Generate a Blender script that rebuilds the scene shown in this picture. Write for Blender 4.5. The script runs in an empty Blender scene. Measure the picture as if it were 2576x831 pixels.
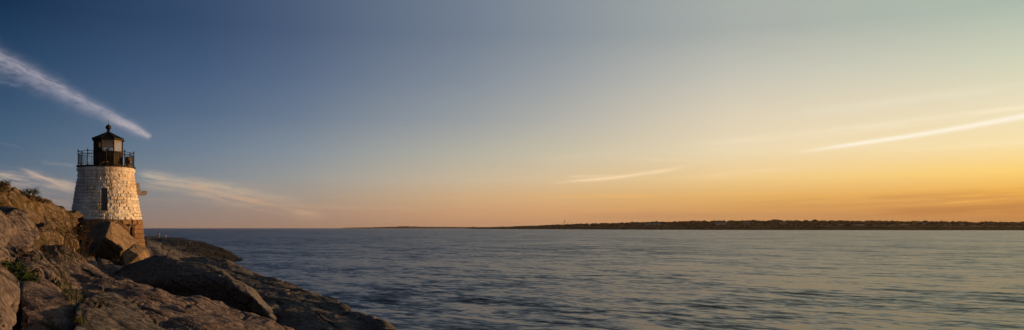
import bpy, bmesh, math, random
import numpy as np
from mathutils import Vector, Matrix, noise as mnoise

random.seed(7)
RS = np.random.RandomState(11)
S = bpy.context.scene
COL = S.collection
R = math.radians
CAMH = 6.5
F = 1287.5 / math.tan(R(32))          # focal length in pixels of a 2575 px wide frame
HY = 573.5                            # horizon row in that frame


def P(x, y, Y):
    """a point seen at (x, y) that stands Y metres ahead"""
    return Vector(((x - 1287.5) / F * Y, Y, CAMH + (HY - y) / F * Y))


# ------------------------------------------------------------------ helpers
def tag(o, label=None, cat=None, group=None, kind=None):
    if label: o['label'] = label
    if cat: o['category'] = cat
    if group: o['group'] = group
    if kind: o['kind'] = kind
    return o


def link(name, me, mat=None, parent=None, smooth=True):
    o = bpy.data.objects.new(name, me)
    COL.objects.link(o)
    if mat is not None:
        for m in (mat if isinstance(mat, (list, tuple)) else [mat]):
            me.materials.append(m)
    if parent is not None: o.parent = parent
    if smooth:
        me.polygons.foreach_set('use_smooth', [True] * len(me.polygons))
    return o


def empty(name, loc=(0, 0, 0), rz=0.0):
    o = bpy.data.objects.new(name, None)
    COL.objects.link(o)
    o.location = loc
    o.rotation_euler = (0, 0, rz)
    o.empty_display_size = 0.3
    return o


def pymesh(name, verts, faces):
    me = bpy.data.meshes.new(name)
    me.from_pydata([tuple(v) for v in verts], [], faces)
    me.update()
    return me


def npmesh(name, V, Fq):
    """V (n,3), Fq (m,k) same size faces"""
    me = bpy.data.meshes.new(name)
    k = Fq.shape[1]
    me.vertices.add(len(V)); me.vertices.foreach_set('co', V.astype(np.float32).ravel())
    me.loops.add(Fq.size); me.loops.foreach_set('vertex_index', Fq.astype(np.int32).ravel())
    me.polygons.add(len(Fq))
    me.polygons.foreach_set('loop_start', np.arange(0, Fq.size, k, dtype=np.int32))
    me.update(calc_edges=True)
    me.validate()
    return me


class MB:
    """collects simple shapes into one mesh"""
    def __init__(s): s.v = []; s.f = []; s.mi = []
    def add(s, vs, fs, mi=0):
        b = len(s.v); s.v += [tuple(v) for v in vs]
        for f in fs: s.f.append([i + b for i in f]); s.mi.append(mi)
    def box(s, c, d, rz=0, mi=0, taper=1.0):
        c = Vector(c); hx, hy, hz = d[0] / 2, d[1] / 2, d[2] / 2
        m = Matrix.Rotation(rz, 3, 'Z')
        vs = []
        for z, t in ((-hz, 1), (hz, taper)):
            for x, y in ((-hx, -hy), (hx, -hy), (hx, hy), (-hx, hy)):
                vs.append(c + m @ Vector((x * t, y * t, z)))
        s.add(vs, [(3, 2, 1, 0), (4, 5, 6, 7), (0, 1, 5, 4), (1, 2, 6, 5), (2, 3, 7, 6), (3, 0, 4, 7)], mi)
    def tube(s, pts, r, n=6, mi=0):
        pts = [Vector(p) for p in pts]
        rr = r if isinstance(r, (list, tuple)) else [r] * len(pts)
        rings = []
        for i, p in enumerate(pts):
            t = (pts[min(i + 1, len(pts) - 1)] - pts[max(i - 1, 0)])
            t = t.normalized() if t.length > 1e-9 else Vector((0, 0, 1))
            a = Vector((0, 0, 1)) if abs(t.z) < .9 else Vector((1, 0, 0))
            u = t.cross(a).normalized(); w = t.cross(u)
            rings.append([p + (u * math.cos(2 * math.pi * k / n) + w * math.sin(2 * math.pi * k / n)) * rr[i] for k in range(n)])
        vs = [v for r_ in rings for v in r_]
        fs = []
        for i in range(len(pts) - 1):
            for k in range(n):
                fs.append((i * n + k, i * n + (k + 1) % n, (i + 1) * n + (k + 1) % n, (i + 1) * n + k))
        fs.append(tuple(range(n))[::-1]); fs.append(tuple((len(pts) - 1) * n + k for k in range(n)))
        s.add(vs, fs, mi)
    def lathe(s, prof, n=24, c=(0, 0, 0), rot=0.0, mi=0):
        vs = []; fs = []
        for r, z in prof:
            for k in range(n):
                a = rot + 2 * math.pi * k / n
                vs.append((c[0] + r * math.sin(a), c[1] - r * math.cos(a), c[2] + z))
        for i in range(len(prof) - 1):
            for k in range(n):
                fs.append((i * n + k, i * n + (k + 1) % n, (i + 1) * n + (k + 1) % n, (i + 1) * n + k))
        fs.append(tuple(range(n))[::-1]); fs.append(tuple((len(prof) - 1) * n + k for k in range(n)))
        s.add(vs, fs, mi)
    def ball(s, c, r, n=12, sz=1.0, mi=0):
        prof = [(max(1e-4, r * math.sin(math.pi * i / n)), -r * sz * math.cos(math.pi * i / n)) for i in range(n + 1)]
        s.lathe(prof, n=n + 2, c=c, mi=mi)
    def build(s, name, mat, parent=None, smooth=False):
        me = pymesh(name, s.v, s.f)
        o = link(name, me, mat, parent, smooth)
        if any(s.mi): me.polygons.foreach_set('material_index', s.mi)
        return o


# ---- vectorised gradient noise
def _h(ix, iy, iz, seed):
    h = (ix.astype(np.int64) * 374761393 + iy.astype(np.int64) * 668265263 + iz.astype(np.int64) * 2147483647 + seed * 974711) & 0xFFFFFFFF
    h = ((h ^ (h >> 13)) * 1274126177) & 0xFFFFFFFF
    h = ((h ^ (h >> 16)) * 2246822519) & 0xFFFFFFFF
    return (h ^ (h >> 15)) & 0xFFFFFF


def gn(p, seed=0):
    i = np.floor(p).astype(np.int64); f = p - i
    u = f * f * f * (f * (f * 6 - 15) + 10)
    res = 0
    for dx in (0, 1):
        for dy in (0, 1):
            for dz in (0, 1):
                h = _h(i[:, 0] + dx, i[:, 1] + dy, i[:, 2] + dz, seed)
                gx = (h & 255) / 127.5 - 1; gy = ((h >> 8) & 255) / 127.5 - 1; gz = ((h >> 16) & 255) / 127.5 - 1
                w = (u[:, 0] if dx else 1 - u[:, 0]) * (u[:, 1] if dy else 1 - u[:, 1]) * (u[:, 2] if dz else 1 - u[:, 2])
                res = res + w * (gx * (f[:, 0] - dx) + gy * (f[:, 1] - dy) + gz * (f[:, 2] - dz))
    return res * 1.3


def fbm(p, o=4, seed=0, ridged=False, gain=.5):
    a = 1.0; r = 0; q = p.copy()
    for k in range(o):
        n = gn(q, seed + k)
        r = r + a * ((.5 - np.abs(n) * 2) if ridged else n)
        a *= gain; q = q * 2.03 + 3.7
    return r


def worley(p, seed=0):
    i = np.floor(p).astype(np.int64); f = p - i
    f1 = np.full(len(p), 9.0); f2 = f1.copy(); cid = np.zeros(len(p))
    for dx in (-1, 0, 1):
        for dy in (-1, 0, 1):
            for dz in (-1, 0, 1):
                h = _h(i[:, 0] + dx, i[:, 1] + dy, i[:, 2] + dz, seed)
                d = np.sqrt((dx + (h & 255) / 255 - f[:, 0]) ** 2 + (dy + ((h >> 8) & 255) / 255 - f[:, 1]) ** 2 + (dz + ((h >> 16) & 255) / 255 - f[:, 2]) ** 2)
                n1 = d < f1
                f2 = np.where(n1, f1, np.minimum(f2, d))
                cid = np.where(n1, (h % 1009) / 1009.0, cid)
                f1 = np.where(n1, d, f1)
    return f1, f2, cid


STR = np.array([.50, .44, .75]); STR /= np.linalg.norm(STR)      # normal of the rock's foliation


def stratum_xf(p):
    """squeeze space across the foliation so that features run along it"""
    n = STR
    e1 = np.cross(n, [0, 0, 1.0]); e1 /= np.linalg.norm(e1); e2 = np.cross(n, e1)
    return np.stack([p @ e1, p @ e2, p @ n], 1)


def facet(p, seed=0):
    """random heights on a lattice joined by flat tetrahedral faces: angular, fractured relief"""
    i = np.floor(p).astype(np.int64); f = p - i
    o = np.argsort(-f, axis=1); fs = np.take_along_axis(f, o, 1)
    cur = i.copy(); val = _h(cur[:, 0], cur[:, 1], cur[:, 2], seed) / 16777215.0
    out = val.copy(); r = np.arange(len(p))
    for k in range(3):
        cur = cur.copy(); cur[r, o[:, k]] += 1
        v = _h(cur[:, 0], cur[:, 1], cur[:, 2], seed) / 16777215.0
        out += fs[:, k] * (v - val); val = v
    return out - .5


def rock_disp(p, amp=1.0, seed=0, strat=1.0, s=1.0):
    w = p + np.stack([gn(p * .35 * s, seed + 50), gn(p * .35 * s, seed + 51), gn(p * .35 * s, seed + 52)], 1) * .7 / s
    q = stratum_xf(w) * s
    d = facet(q * np.array([.28, .42, .62]) + 7.3, seed) * .95
    d += facet(q * np.array([.75, 1.05, 1.7]) + 2.1, seed + 4) * .34
    d += facet(q * np.array([2.0, 2.6, 4.2]) + 5.7, seed + 6) * .10
    d += fbm(p * .5 * s, 2, seed) * .15
    f1, f2, cid = worley(q * np.array([.30, .50, .95]), seed + 20)
    e = np.clip((f2 - f1) / .12, 0, 1)
    d -= (1 - e) ** 2 * .17
    t = q[:, 2] * 1.3 + fbm(p * .6 * s, 3, seed + 30) * 1.0
    fr = t - np.floor(t); fr = np.where(fr < .72, fr / .72, (1 - fr) / .28)
    d += strat * (fr - .5) * .09 * (.3 + np.clip(gn(p * .3 * s, seed + 33) * 2 + .5, 0, 1.2))
    d += fbm(p * 2.6 * s, 4, seed + 40, ridged=True) * .03
    return d * amp / s


def catmull(A, m):
    """A (n, k) control rows -> (m, k)"""
    n = len(A)
    A2 = np.vstack([2 * A[0] - A[1], A, 2 * A[-1] - A[-2]])
    t = np.linspace(0, n - 1 - 1e-9, m); i = t.astype(int); f = (t - i)[:, None]
    p0, p1, p2, p3 = A2[i], A2[i + 1], A2[i + 2], A2[i + 3]
    return .5 * (2 * p1 + (p2 - p0) * f + (2 * p0 - 5 * p1 + 4 * p2 - p3) * f * f + (3 * p1 - p0 - 3 * p2 + p3) * f ** 3)


def resample(row, m):
    """polyline of points -> m points, spaced by arc length, softly rounded"""
    A = np.array([tuple(p) for p in row])
    seg = np.linalg.norm(np.diff(A, axis=0), axis=1); L = np.concatenate([[0], np.cumsum(seg)])
    t = np.linspace(0, L[-1], m)
    return np.stack([np.interp(t, L, A[:, k]) for k in range(3)], 1)


def loft(name, rows, nu, nv, mat, amp=1.0, seed=0, strat=1.0, s=1.0, kind='structure', label=None, cat=None, pin=None):
    C = np.stack([resample(r, nu) for r in rows])              # (rows, nu, 3)
    G = catmull(C.reshape(len(rows), -1), nv).reshape(nv, nu, 3)
    du = np.gradient(G, axis=1); dv = np.gradient(G, axis=0)
    N = np.cross(du, dv); N /= np.linalg.norm(N, axis=2, keepdims=True) + 1e-9
    if N[:, :, 2].mean() < 0: N = -N
    p = G.reshape(-1, 3)
    d = rock_disp(p, amp, seed, strat, s)
    if pin is not None: d = d - pin
    p = p + N.reshape(-1, 3) * d[:, None]
    idx = np.arange(nu * nv).reshape(nv, nu)
    q = np.stack([idx[:-1, :-1], idx[:-1, 1:], idx[1:, 1:], idx[1:, :-1]], -1).reshape(-1, 4)
    me = npmesh(name, p, q)
    bm = bmesh.new(); bm.from_mesh(me); bmesh.ops.recalc_face_normals(bm, faces=bm.faces)
    bm.to_mesh(me); bm.free()
    o = link(name, me, mat)
    tag(o, label, cat, kind=kind)
    return o


def hull_rock(name, pts, mat, res=.12, amp=.3, seed=0, bev=.12, s=1.6, label=None, cat='boulder', group=None, strat=.6):
    bm = bmesh.new()
    for p in pts: bm.verts.new(p)
    r = bmesh.ops.convex_hull(bm, input=bm.verts)
    loose = [v for v in bm.verts if not v.link_faces]
    bmesh.ops.delete(bm, geom=loose, context='VERTS')
    bmesh.ops.dissolve_limit(bm, angle_limit=R(8), verts=bm.verts, edges=bm.edges)
    if bev: bmesh.ops.bevel(bm, geom=bm.edges[:], offset=bev, segments=2, profile=.6, affect='EDGES', clamp_overlap=True)
    bmesh.ops.triangulate(bm, faces=bm.faces)
    for _ in range(9):
        ed = [e for e in bm.edges if e.calc_length() > res]
        if not ed: break
        bmesh.ops.subdivide_edges(bm, edges=ed, cuts=1)
        bmesh.ops.triangulate(bm, faces=[f for f in bm.faces if len(f.verts) > 3])
    bmesh.ops.smooth_vert(bm, verts=bm.verts, factor=.5, use_axis_x=True, use_axis_y=True, use_axis_z=True)
    bm.normal_update()
    A = np.array([v.co[:] for v in bm.verts]); Nn = np.array([v.normal[:] for v in bm.verts])
    c = A.mean(0)
    A2 = A + Nn * rock_disp(A, amp, seed, strat, s)[:, None]
    base = Vector((c[0], c[1], A2[:, 2].min()))
    for v, a in zip(bm.verts, A2): v.co = Vector(a) - base
    me = bpy.data.meshes.new(name); bm.to_mesh(me); bm.free()
    o = link(name, me, mat); o.location = base
    tag(o, label, cat, group)
    return o


# ------------------------------------------------------------------ node helpers
class NT:
    def __init__(s, tree): s.t = tree; s.n = tree.nodes; s.l = tree.links
    def node(s, typ, **kw):
        n = s.n.new(typ)
        for k, v in kw.items(): setattr(n, k, v)
        return n
    def put(s, sock, v):
        if v is None: return
        if isinstance(v, bpy.types.NodeSocket): s.l.new(v, sock)
        else: sock.default_value = v
    def m(s, op, a, b=None, c=None, clamp=False):
        n = s.node('ShaderNodeMath', operation=op, use_clamp=clamp)
        s.put(n.inputs[0], a); s.put(n.inputs[1], b)
        if c is not None: s.put(n.inputs[2], c)
        return n.outputs[0]
    def mix(s, f, a, b, blend='MIX'):
        n = s.node('ShaderNodeMix', data_type='RGBA', blend_type=blend, clamp_factor=True)
        s.put(n.inputs[0], f); s.put(n.inputs[6], a); s.put(n.inputs[7], b)
        return n.outputs[2]
    def smooth(s, v, a, b, lo=0.0, hi=1.0):
        n = s.node('ShaderNodeMapRange', interpolation_type='SMOOTHSTEP')
        for i, x in enumerate((v, a, b, lo, hi)): s.put(n.inputs[i], x)
        return n.outputs[0]
    def lin(s, v, a, b, lo=0.0, hi=1.0):
        n = s.node('ShaderNodeMapRange')
        for i, x in enumerate((v, a, b, lo, hi)): s.put(n.inputs[i], x)
        return n.outputs[0]
    def comb(s, x, y, z):
        n = s.node('ShaderNodeCombineXYZ')
        for i, v in enumerate((x, y, z)): s.put(n.inputs[i], v)
        return n.outputs[0]
    def noise(s, vec, scale=1.0, detail=3.0, rough=.5, dist=0.0, typ='FBM'):
        n = s.node('ShaderNodeTexNoise')
        try: n.noise_type = typ
        except Exception: pass
        s.put(n.inputs['Vector'], vec); n.inputs['Scale'].default_value = scale
        n.inputs['Detail'].default_value = detail; n.inputs['Roughness'].default_value = rough
        n.inputs['Distortion'].default_value = dist
        return n.outputs[0]
    def map(s, vec, scale=(1, 1, 1), rot=(0, 0, 0), loc=(0, 0, 0)):
        n = s.node('ShaderNodeMapping'); s.put(n.inputs[0], vec)
        n.inputs['Scale'].default_value = scale; n.inputs['Rotation'].default_value = rot; n.inputs['Location'].default_value = loc
        return n.outputs[0]
    def ramp(s, f, stops, interp='LINEAR'):
        n = s.node('ShaderNodeValToRGB'); cr = n.color_ramp; cr.interpolation = interp
        while len(cr.elements) < len(stops): cr.elements.new(.5)
        for e, (p, c) in zip(cr.elements, stops):
            e.position = p; e.color = (c[0], c[1], c[2], 1)
        s.put(n.inputs[0], f)
        return n.outputs[0]
    def bump(s, h, strength=1.0, dist=1.0, normal=None):
        n = s.node('ShaderNodeBump'); s.put(n.inputs['Height'], h)
        n.inputs['Strength'].default_value = strength; n.inputs['Distance'].default_value = dist
        if normal is not None: s.l.new(normal, n.inputs['Normal'])
        return n.outputs[0]


def new_mat(name):
    m = bpy.data.materials.new(name); m.use_nodes = True
    nt = NT(m.node_tree); b = nt.n['Principled BSDF']
    return m, nt, b


def c4(c): return (c[0], c[1], c[2], 1)


def simple(name, col, rough=.6, metal=0.0, var=.25, scale=6.0, bump=.0, spec=.4):
    m, nt, b = new_mat(name)
    tc = nt.node('ShaderNodeTexCoord').outputs['Object']
    n = nt.noise(tc, scale, 5, .6)
    f = nt.smooth(n, .35, .65)
    nt.l.new(nt.mix(f, c4([c * (1 - var) for c in col]), c4([min(1, c * (1 + var)) for c in col])), b.inputs['Base Color'])
    b.inputs['Roughness'].default_value = rough; b.inputs['Metallic'].default_value = metal
    b.inputs['Specular IOR Level'].default_value = spec
    if bump: nt.l.new(nt.bump(n, 1, bump), b.inputs['Normal'])
    return m


def rock_mat(name, c0, c1, c2, moss=None, moss_amt=0.0, tide=None, bs=1.0, lich=.3, rough=.8, spec=.3):
    m, nt, b = new_mat(name)
    g = nt.node('ShaderNodeNewGeometry')
    pos = g.outputs['Position']
    # foliation runs along the ledges: squeeze across STR
    e1 = np.cross(STR, [0, 0, 1.0]); e1 /= np.linalg.norm(e1); e2 = np.cross(STR, e1)
    dots = []
    for ax, k_ in ((e1, .8), (e2, 1.0), (STR, 2.6)):
        dp = nt.node('ShaderNodeVectorMath', operation='DOT_PRODUCT'); nt.l.new(pos, dp.inputs[0]); dp.inputs[1].default_value = [float(x) * k_ for x in ax]
        dots.append(dp.outputs['Value'])
    fol = nt.comb(*dots)
    big = nt.noise(pos, .35, 4, .55)
    vein = nt.noise(fol, .9, 7, .62, .6)
    fine = nt.noise(pos, 9.0, 6, .65)
    mid = nt.noise(fol, 2.6, 7, .66, .2)
    col = nt.mix(nt.smooth(vein, .36, .66), c4(c0), c4(c1))
    col = nt.mix(nt.smooth(big, .42, .66), col, c4(c2))
    col = nt.mix(nt.m('MULTIPLY', nt.smooth(nt.noise(pos, 1.7, 7, .7), .54, .66), lich), col, c4([min(1, x * 1.55 + .02) for x in c1]))
    col = nt.mix(nt.smooth(fine, .3, .75), nt.mix(.5, col, (0, 0, 0, 1)), nt.mix(.16, col, (1, 1, 1, 1)))
    vor = nt.node('ShaderNodeTexVoronoi', feature='DISTANCE_TO_EDGE')
    nt.put(vor.inputs['Vector'], nt.mix(.35, fol, nt.node('ShaderNodeTexNoise').outputs[1])); vor.inputs['Scale'].default_value = .55
    crack = nt.smooth(vor.outputs[0], 0.0, .035)
    col = nt.mix(crack, nt.mix(.65, col, (0.005, .004, .003, 1)), col)
    if moss is not None:
        mm = nt.m('MULTIPLY', nt.smooth(nt.noise(pos, 1.1, 6, .68), .5 - moss_amt * .25, .62 - moss_amt * .2), 1.0)
        col = nt.mix(mm, col, c4(moss))
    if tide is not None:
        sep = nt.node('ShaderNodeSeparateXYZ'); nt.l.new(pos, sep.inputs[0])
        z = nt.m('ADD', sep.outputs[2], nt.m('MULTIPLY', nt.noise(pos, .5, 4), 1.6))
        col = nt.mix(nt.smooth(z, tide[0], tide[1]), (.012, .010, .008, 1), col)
    nt.l.new(col, b.inputs['Base Color'])
    b.inputs['Roughness'].default_value = rough
    b.inputs['Specular IOR Level'].default_value = spec
    h = nt.m('ADD', nt.m('MULTIPLY', mid, .20), nt.m('MULTIPLY', fine, .045))
    h = nt.m('ADD', h, nt.m('MULTIPLY', crack, .05))
    h = nt.m('ADD', h, nt.m('MULTIPLY', nt.noise(pos, 30, 3, .6), .008))
    nt.l.new(nt.bump(h, 1.0, bs), b.inputs['Normal'])
    return m


# ------------------------------------------------------------------ camera
cam = bpy.data.cameras.new('camera'); cam_o = bpy.data.objects.new('camera', cam); COL.objects.link(cam_o)
cam_o.location = (0, 0, CAMH); cam_o.rotation_euler = (R(90), 0, 0)
cam.sensor_width = 36; cam.lens = 18 / math.tan(R(32))
cam.shift_y = (HY - 415.5) / 2575.0
cam.clip_start = .5; cam.clip_end = 60000
S.camera = cam_o

# ------------------------------------------------------------------ sun
SAZ, SEL = 69.0, 2.7
sd = Vector((math.sin(R(SAZ)) * math.cos(R(SEL)), math.cos(R(SAZ)) * math.cos(R(SEL)), math.sin(R(SEL))))
sun = bpy.data.lights.new('sun', 'SUN'); so = bpy.data.objects.new('sun', sun); COL.objects.link(so)
sun.energy = 5.0; sun.angle = R(.6); sun.color = (1.0, .49, .16)
so.rotation_euler = (-sd).to_track_quat('-Z', 'Y').to_euler(); so.location = (0, 0, 60)

# ------------------------------------------------------------------ sky
W = bpy.data.worlds.new('World'); S.world = W; W.use_nodes = True
nt = NT(W.node_tree); bg = nt.n['Background']
tc = nt.node('ShaderNodeTexCoord').outputs['Generated']
sp = nt.node('ShaderNodeSeparateXYZ'); nt.l.new(tc, sp.inputs[0])
X, Yv, Z = sp.outputs
az = nt.m('MULTIPLY', nt.m('ARCTAN2', X, Yv), 180 / math.pi)           # degrees right of straight ahead
el = nt.m('MULTIPLY', nt.m('ARCSINE', Z), 180 / math.pi)
# angle from the sun's azimuth, wrapped to 0..180
da = nt.m('ABSOLUTE', nt.m('SUBTRACT', az, SAZ))
da = nt.m('MINIMUM', da, nt.m('SUBTRACT', 360.0, da))
dn = nt.m('DIVIDE', da, 180.0)


def lin(c): return [((v / 255) / 12.92 if v / 255 <= .04045 else ((v / 255 + .055) / 1.055) ** 2.4) for v in c]


GX = [0, 640, 1280, 1900, 2575]
GRID = {
    0:   [(20, 49, 79), (53, 73, 104), (111, 123, 140), (153, 161, 160), (172, 186, 172)],
    100: [(31, 62, 94), (64, 86, 119), (122, 134, 149), (178, 182, 174), (196, 204, 182)],
    200: [(44, 74, 106), (76, 98, 130), (138, 147, 157), (204, 200, 185), (222, 217, 190)],
    300: [(60, 88, 117), (94, 114, 140), (160, 164, 164), (228, 213, 185), (243, 226, 188)],
    380: [(78, 103, 127), (117, 133, 150), (186, 182, 165), (240, 219, 180), (251, 225, 165)],
    450: [(96, 112, 128), (138, 144, 148), (208, 187, 155), (240, 203, 138), (253, 203, 92)],
    500: [(113, 116, 122), (150, 142, 136), (214, 173, 125), (226, 173, 96), (232, 160, 72)],
    540: [(122, 115, 116), (154, 132, 120), (206, 156, 112), (208, 150, 90), (196, 134, 76)],
    573: [(124, 112, 110), (150, 125, 113), (186, 140, 108), (184, 134, 92), (168, 118, 72)],
}
GY = sorted(GRID)
GA = np.array([[lin(c) for c in GRID[y]] for y in GY])


def grid_col(a, e):
    x = 1287.5 + F * math.tan(R(max(-60, min(60, a))))
    y = HY - F * math.tan(R(e)) / max(.3, math.cos(R(a)))
    x = min(max(x, 0), 2575); y = min(max(y, 0), 573)
    i = max(0, min(len(GX) - 2, np.searchsorted(GX, x) - 1)); j = max(0, min(len(GY) - 2, np.searchsorted(GY, y) - 1))
    fx = (x - GX[i]) / (GX[i + 1] - GX[i]); fy = (y - GY[j]) / (GY[j + 1] - GY[j])
    return (GA[j, i] * (1 - fx) + GA[j, i + 1] * fx) * (1 - fy) + (GA[j + 1, i] * (1 - fx) + GA[j + 1, i + 1] * fx) * fy


ELS = [0, 1, 2.1, 3.4, 5.2, 7.5, 10.2, 13.2]
rows = []
for e in ELS:
    st = []
    for d in (0, 14, 26, 37, 42, 48, 54, 60, 66, 72, 78, 84, 90, 96, 101, 125, 155, 180):
        a = SAZ - d
        c = grid_col(max(-32, min(32, a)), e)
        if d < 37:                                       # towards the hidden sun the sky keeps brightening
            k = (37 - d) / 37.0
            hot = np.array([1.9, 1.15, .42]) * (1.0 - .035 * e)
            c = c * (1 - k) + hot * k
        elif d > 101:                                    # away from it: dusky blue
            k = min(1, (d - 101) / 60.0)
            c = c * (1 - k) + c * np.array([.72, .75, .82]) * k
        st.append((d / 180.0, c))
    rows.append(nt.ramp(dn, st))
col = rows[0]
for i in range(1, len(ELS)):
    col = nt.mix(nt.lin(el, ELS[i - 1], ELS[i]), col, rows[i])
sky = nt.node('ShaderNodeTexSky', sky_type='NISHITA')
sky.sun_disc = False; sky.sun_elevation = R(SEL); sky.sun_rotation = R(SAZ); sky.air_density = 1.0; sky.dust_density = 1.5; sky.ozone_density = 2.0
hs = nt.mix(1.0, sky.outputs[0], (.128, .098, .072, 1), 'MULTIPLY')
col = nt.mix(nt.smooth(el, 15.0, 38.0), col, hs)

# clouds, laid out along great circles of the sky ahead (p to the right, q up)
yy = nt.m('MAXIMUM', Yv, .05)
p_ = nt.m('MULTIPLY', nt.m('DIVIDE', X, yy), F); p_ = nt.m('ADD', p_, 1287.5)
q_ = nt.m('MULTIPLY', nt.m('DIVIDE', Z, yy), -F); q_ = nt.m('ADD', q_, HY)
front = nt.m('GREATER_THAN', Yv, .2)


def streak(x0, y0, x1, y1, w0, w1, amp, ccol, fade=(.15, .25), sag=0.0, tex=(.012, .12), rough=.6, thr=(.35, .7), seed=0.0, lo=1.0, comb=0.0):
    """a cloud streak from (x0,y0) to (x1,y1); half widths w0,w1; lo >1 feathers the underside"""
    global col
    L = math.hypot(x1 - x0, y1 - y0); ux, uy = (x1 - x0) / L, (y1 - y0) / L
    # chained on the colour so far, so that the renderer evaluates the streaks one after another
    dx = nt.m('SUBTRACT', nt.m('MULTIPLY_ADD', col, 1e-7, p_), x0); dy = nt.m('SUBTRACT', nt.m('MULTIPLY_ADD', col, 1e-7, q_), y0)
    t = nt.m('ADD', nt.m('MULTIPLY', dx, ux / L), nt.m('MULTIPLY', dy, uy / L))
    s_ = nt.m('ADD', nt.m('MULTIPLY', dx, -uy), nt.m('MULTIPLY', dy, ux))
    if sag:
        s_ = nt.m('SUBTRACT', s_, nt.m('MULTIPLY', nt.m('MULTIPLY', t, nt.m('SUBTRACT', 1.0, t)), 4 * sag))
    sl = nt.m('MULTIPLY', t, L)
    nv = nt.comb(nt.m('ADD', nt.m('MULTIPLY', nt.m('ADD', sl, nt.m('MULTIPLY', s_, comb)), tex[0]), seed), nt.m('MULTIPLY', s_, tex[1]), seed * 3.1)
    n = nt.noise(nv, 1.0, 4, rough)
    wob = nt.m('MULTIPLY', nt.m('SUBTRACT', nt.noise(nt.comb(nt.m('MULTIPLY', sl, tex[0] * .5), seed, 0.0), 1.0, 1, .6), .5), (w0 + w1) * .45)
    s2 = nt.m('ADD', s_, wob)
    wt = nt.lin(t, 0.0, 1.0, w0, w1)
    r_ = nt.m('DIVIDE', s2, wt)
    if lo != 1.0:
        r_ = nt.m('MULTIPLY', r_, nt.lin(nt.m('GREATER_THAN', r_, 0.0), 0, 1, 1.0, 1.0 / lo))
    g = nt.m('EXPONENT', nt.m('MULTIPLY', nt.m('MULTIPLY', r_, r_), -1.0))
    ends = nt.m('MULTIPLY', nt.smooth(t, 0.0 - .001, fade[0]), nt.smooth(t, 1.0, 1.0 - fade[1]))
    mask = nt.m('MULTIPLY', nt.m('MULTIPLY', g, ends), nt.smooth(n, thr[0], thr[1], .12, 1.0))
    mask = nt.m('MULTIPLY', nt.m('MULTIPLY', mask, amp), front)
    col = nt.mix(mask, col, c4(lin(ccol)))


BASE_COL = col
# wide contrail above the lighthouse
streak(-60, 120, 388, 348, 28, 10, .55, (160, 158, 172), fade=(.02, .12), tex=(.030, .045), thr=(.22, .60), seed=1.3, lo=1.25, comb=1.3)
streak(-60, 114, 386, 345, 15, 5, .42, (190, 182, 190), fade=(.02, .06), tex=(.03, .14), thr=(.35, .68), seed=4.3)
streak(250, 282, 384, 348, 9, 6, .5, (205, 190, 188), fade=(.4, .08), tex=(.05, .1), thr=(.25, .6), seed=8.3)
streak(-10, 207, 60, 217, 6, 4, .4, (130, 140, 160), seed=7.1, tex=(.04, .1))
streak(-10, 357, 60, 373, 2.5, 2, .25, (150, 150, 158), seed=7.9)
# cirrus low on the left
streak(-60, 430, 230, 480, 18, 12, .8, (188, 168, 152), seed=2.0, tex=(.010, .07), thr=(.36, .62))
streak(40, 424, 330, 520, 9, 8, .8, (196, 172, 152), seed=5.0, tex=(.012, .12), thr=(.36, .62))
streak(-60, 470, 200, 520, 22, 16, .65, (176, 152, 138), seed=2.7, tex=(.010, .07), thr=(.36, .62))
streak(100, 408, 200, 418, 4, 3, .4, (165, 158, 155), seed=3.3)
streak(330, 438, 650, 488, 13, 14, .75, (190, 176, 158), seed=6.2, tex=(.012, .10), thr=(.34, .60))
streak(330, 456, 800, 500, 20, 14, .7, (184, 166, 146), seed=9.1, tex=(.008, .06), thr=(.38, .62))
streak(450, 470, 840, 548, 19, 14, .72, (200, 164, 134), seed=10.4, tex=(.009, .08), thr=(.38, .62))
streak(340, 500, 640, 520, 10, 8, .4, (172, 150, 134), seed=11.9, tex=(.009, .08))
streak(560, 512, 1150, 530, 7, 7, .3, (200, 165, 130), seed=12.5, tex=(.006, .12))
LEFT_COL = col; col = BASE_COL
# contrails on the right
streak(1960, 390, 2800, 252, 4.0, 9, .85, (255, 246, 224), fade=(.25, .01), sag=6, tex=(.004, .05), thr=(.1, .4), seed=3.0)
streak(1650, 374, 2800, 240, 8, 11, .6, (252, 236, 204), fade=(.4, .01), sag=9, tex=(.004, .06), thr=(.3, .6), seed=13.0)
streak(1900, 300, 2800, 190, 12, 12, .3, (240, 230, 205), fade=(.4, .01), tex=(.003, .05), thr=(.35, .6), seed=14.0)
streak(2150, 385, 2800, 345, 5, 7, .3, (255, 236, 195), fade=(.4, .01), tex=(.003, .09), thr=(.35, .6), seed=15.0)
streak(1360, 462, 1760, 412, 4, 5, .8, (250, 218, 178), fade=(.35, .3), sag=8, tex=(.010, .1), thr=(.3, .55), seed=16.0)
streak(1400, 448, 1560, 440, 4, 3, .45, (248, 215, 175), fade=(.4, .4), tex=(.02, .15), thr=(.34, .6), seed=17.0)
streak(1560, 402, 1860, 406, 4, 3, .3, (244, 222, 190), fade=(.4, .4), tex=(.01, .15), seed=18.0)
streak(1660, 452, 2100, 418, 10, 5, .6, (250, 216, 168), fade=(.3, .35), tex=(.008, .09), seed=19.0)
streak(1300, 500, 2100, 482, 4, 3, .45, (246, 190, 110), fade=(.3, .3), tex=(.006, .15), seed=20.0)
streak(1300, 402, 1700, 396, 10, 8, .22, (236, 212, 176), fade=(.4, .4), tex=(.006, .06), seed=20.7)
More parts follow.
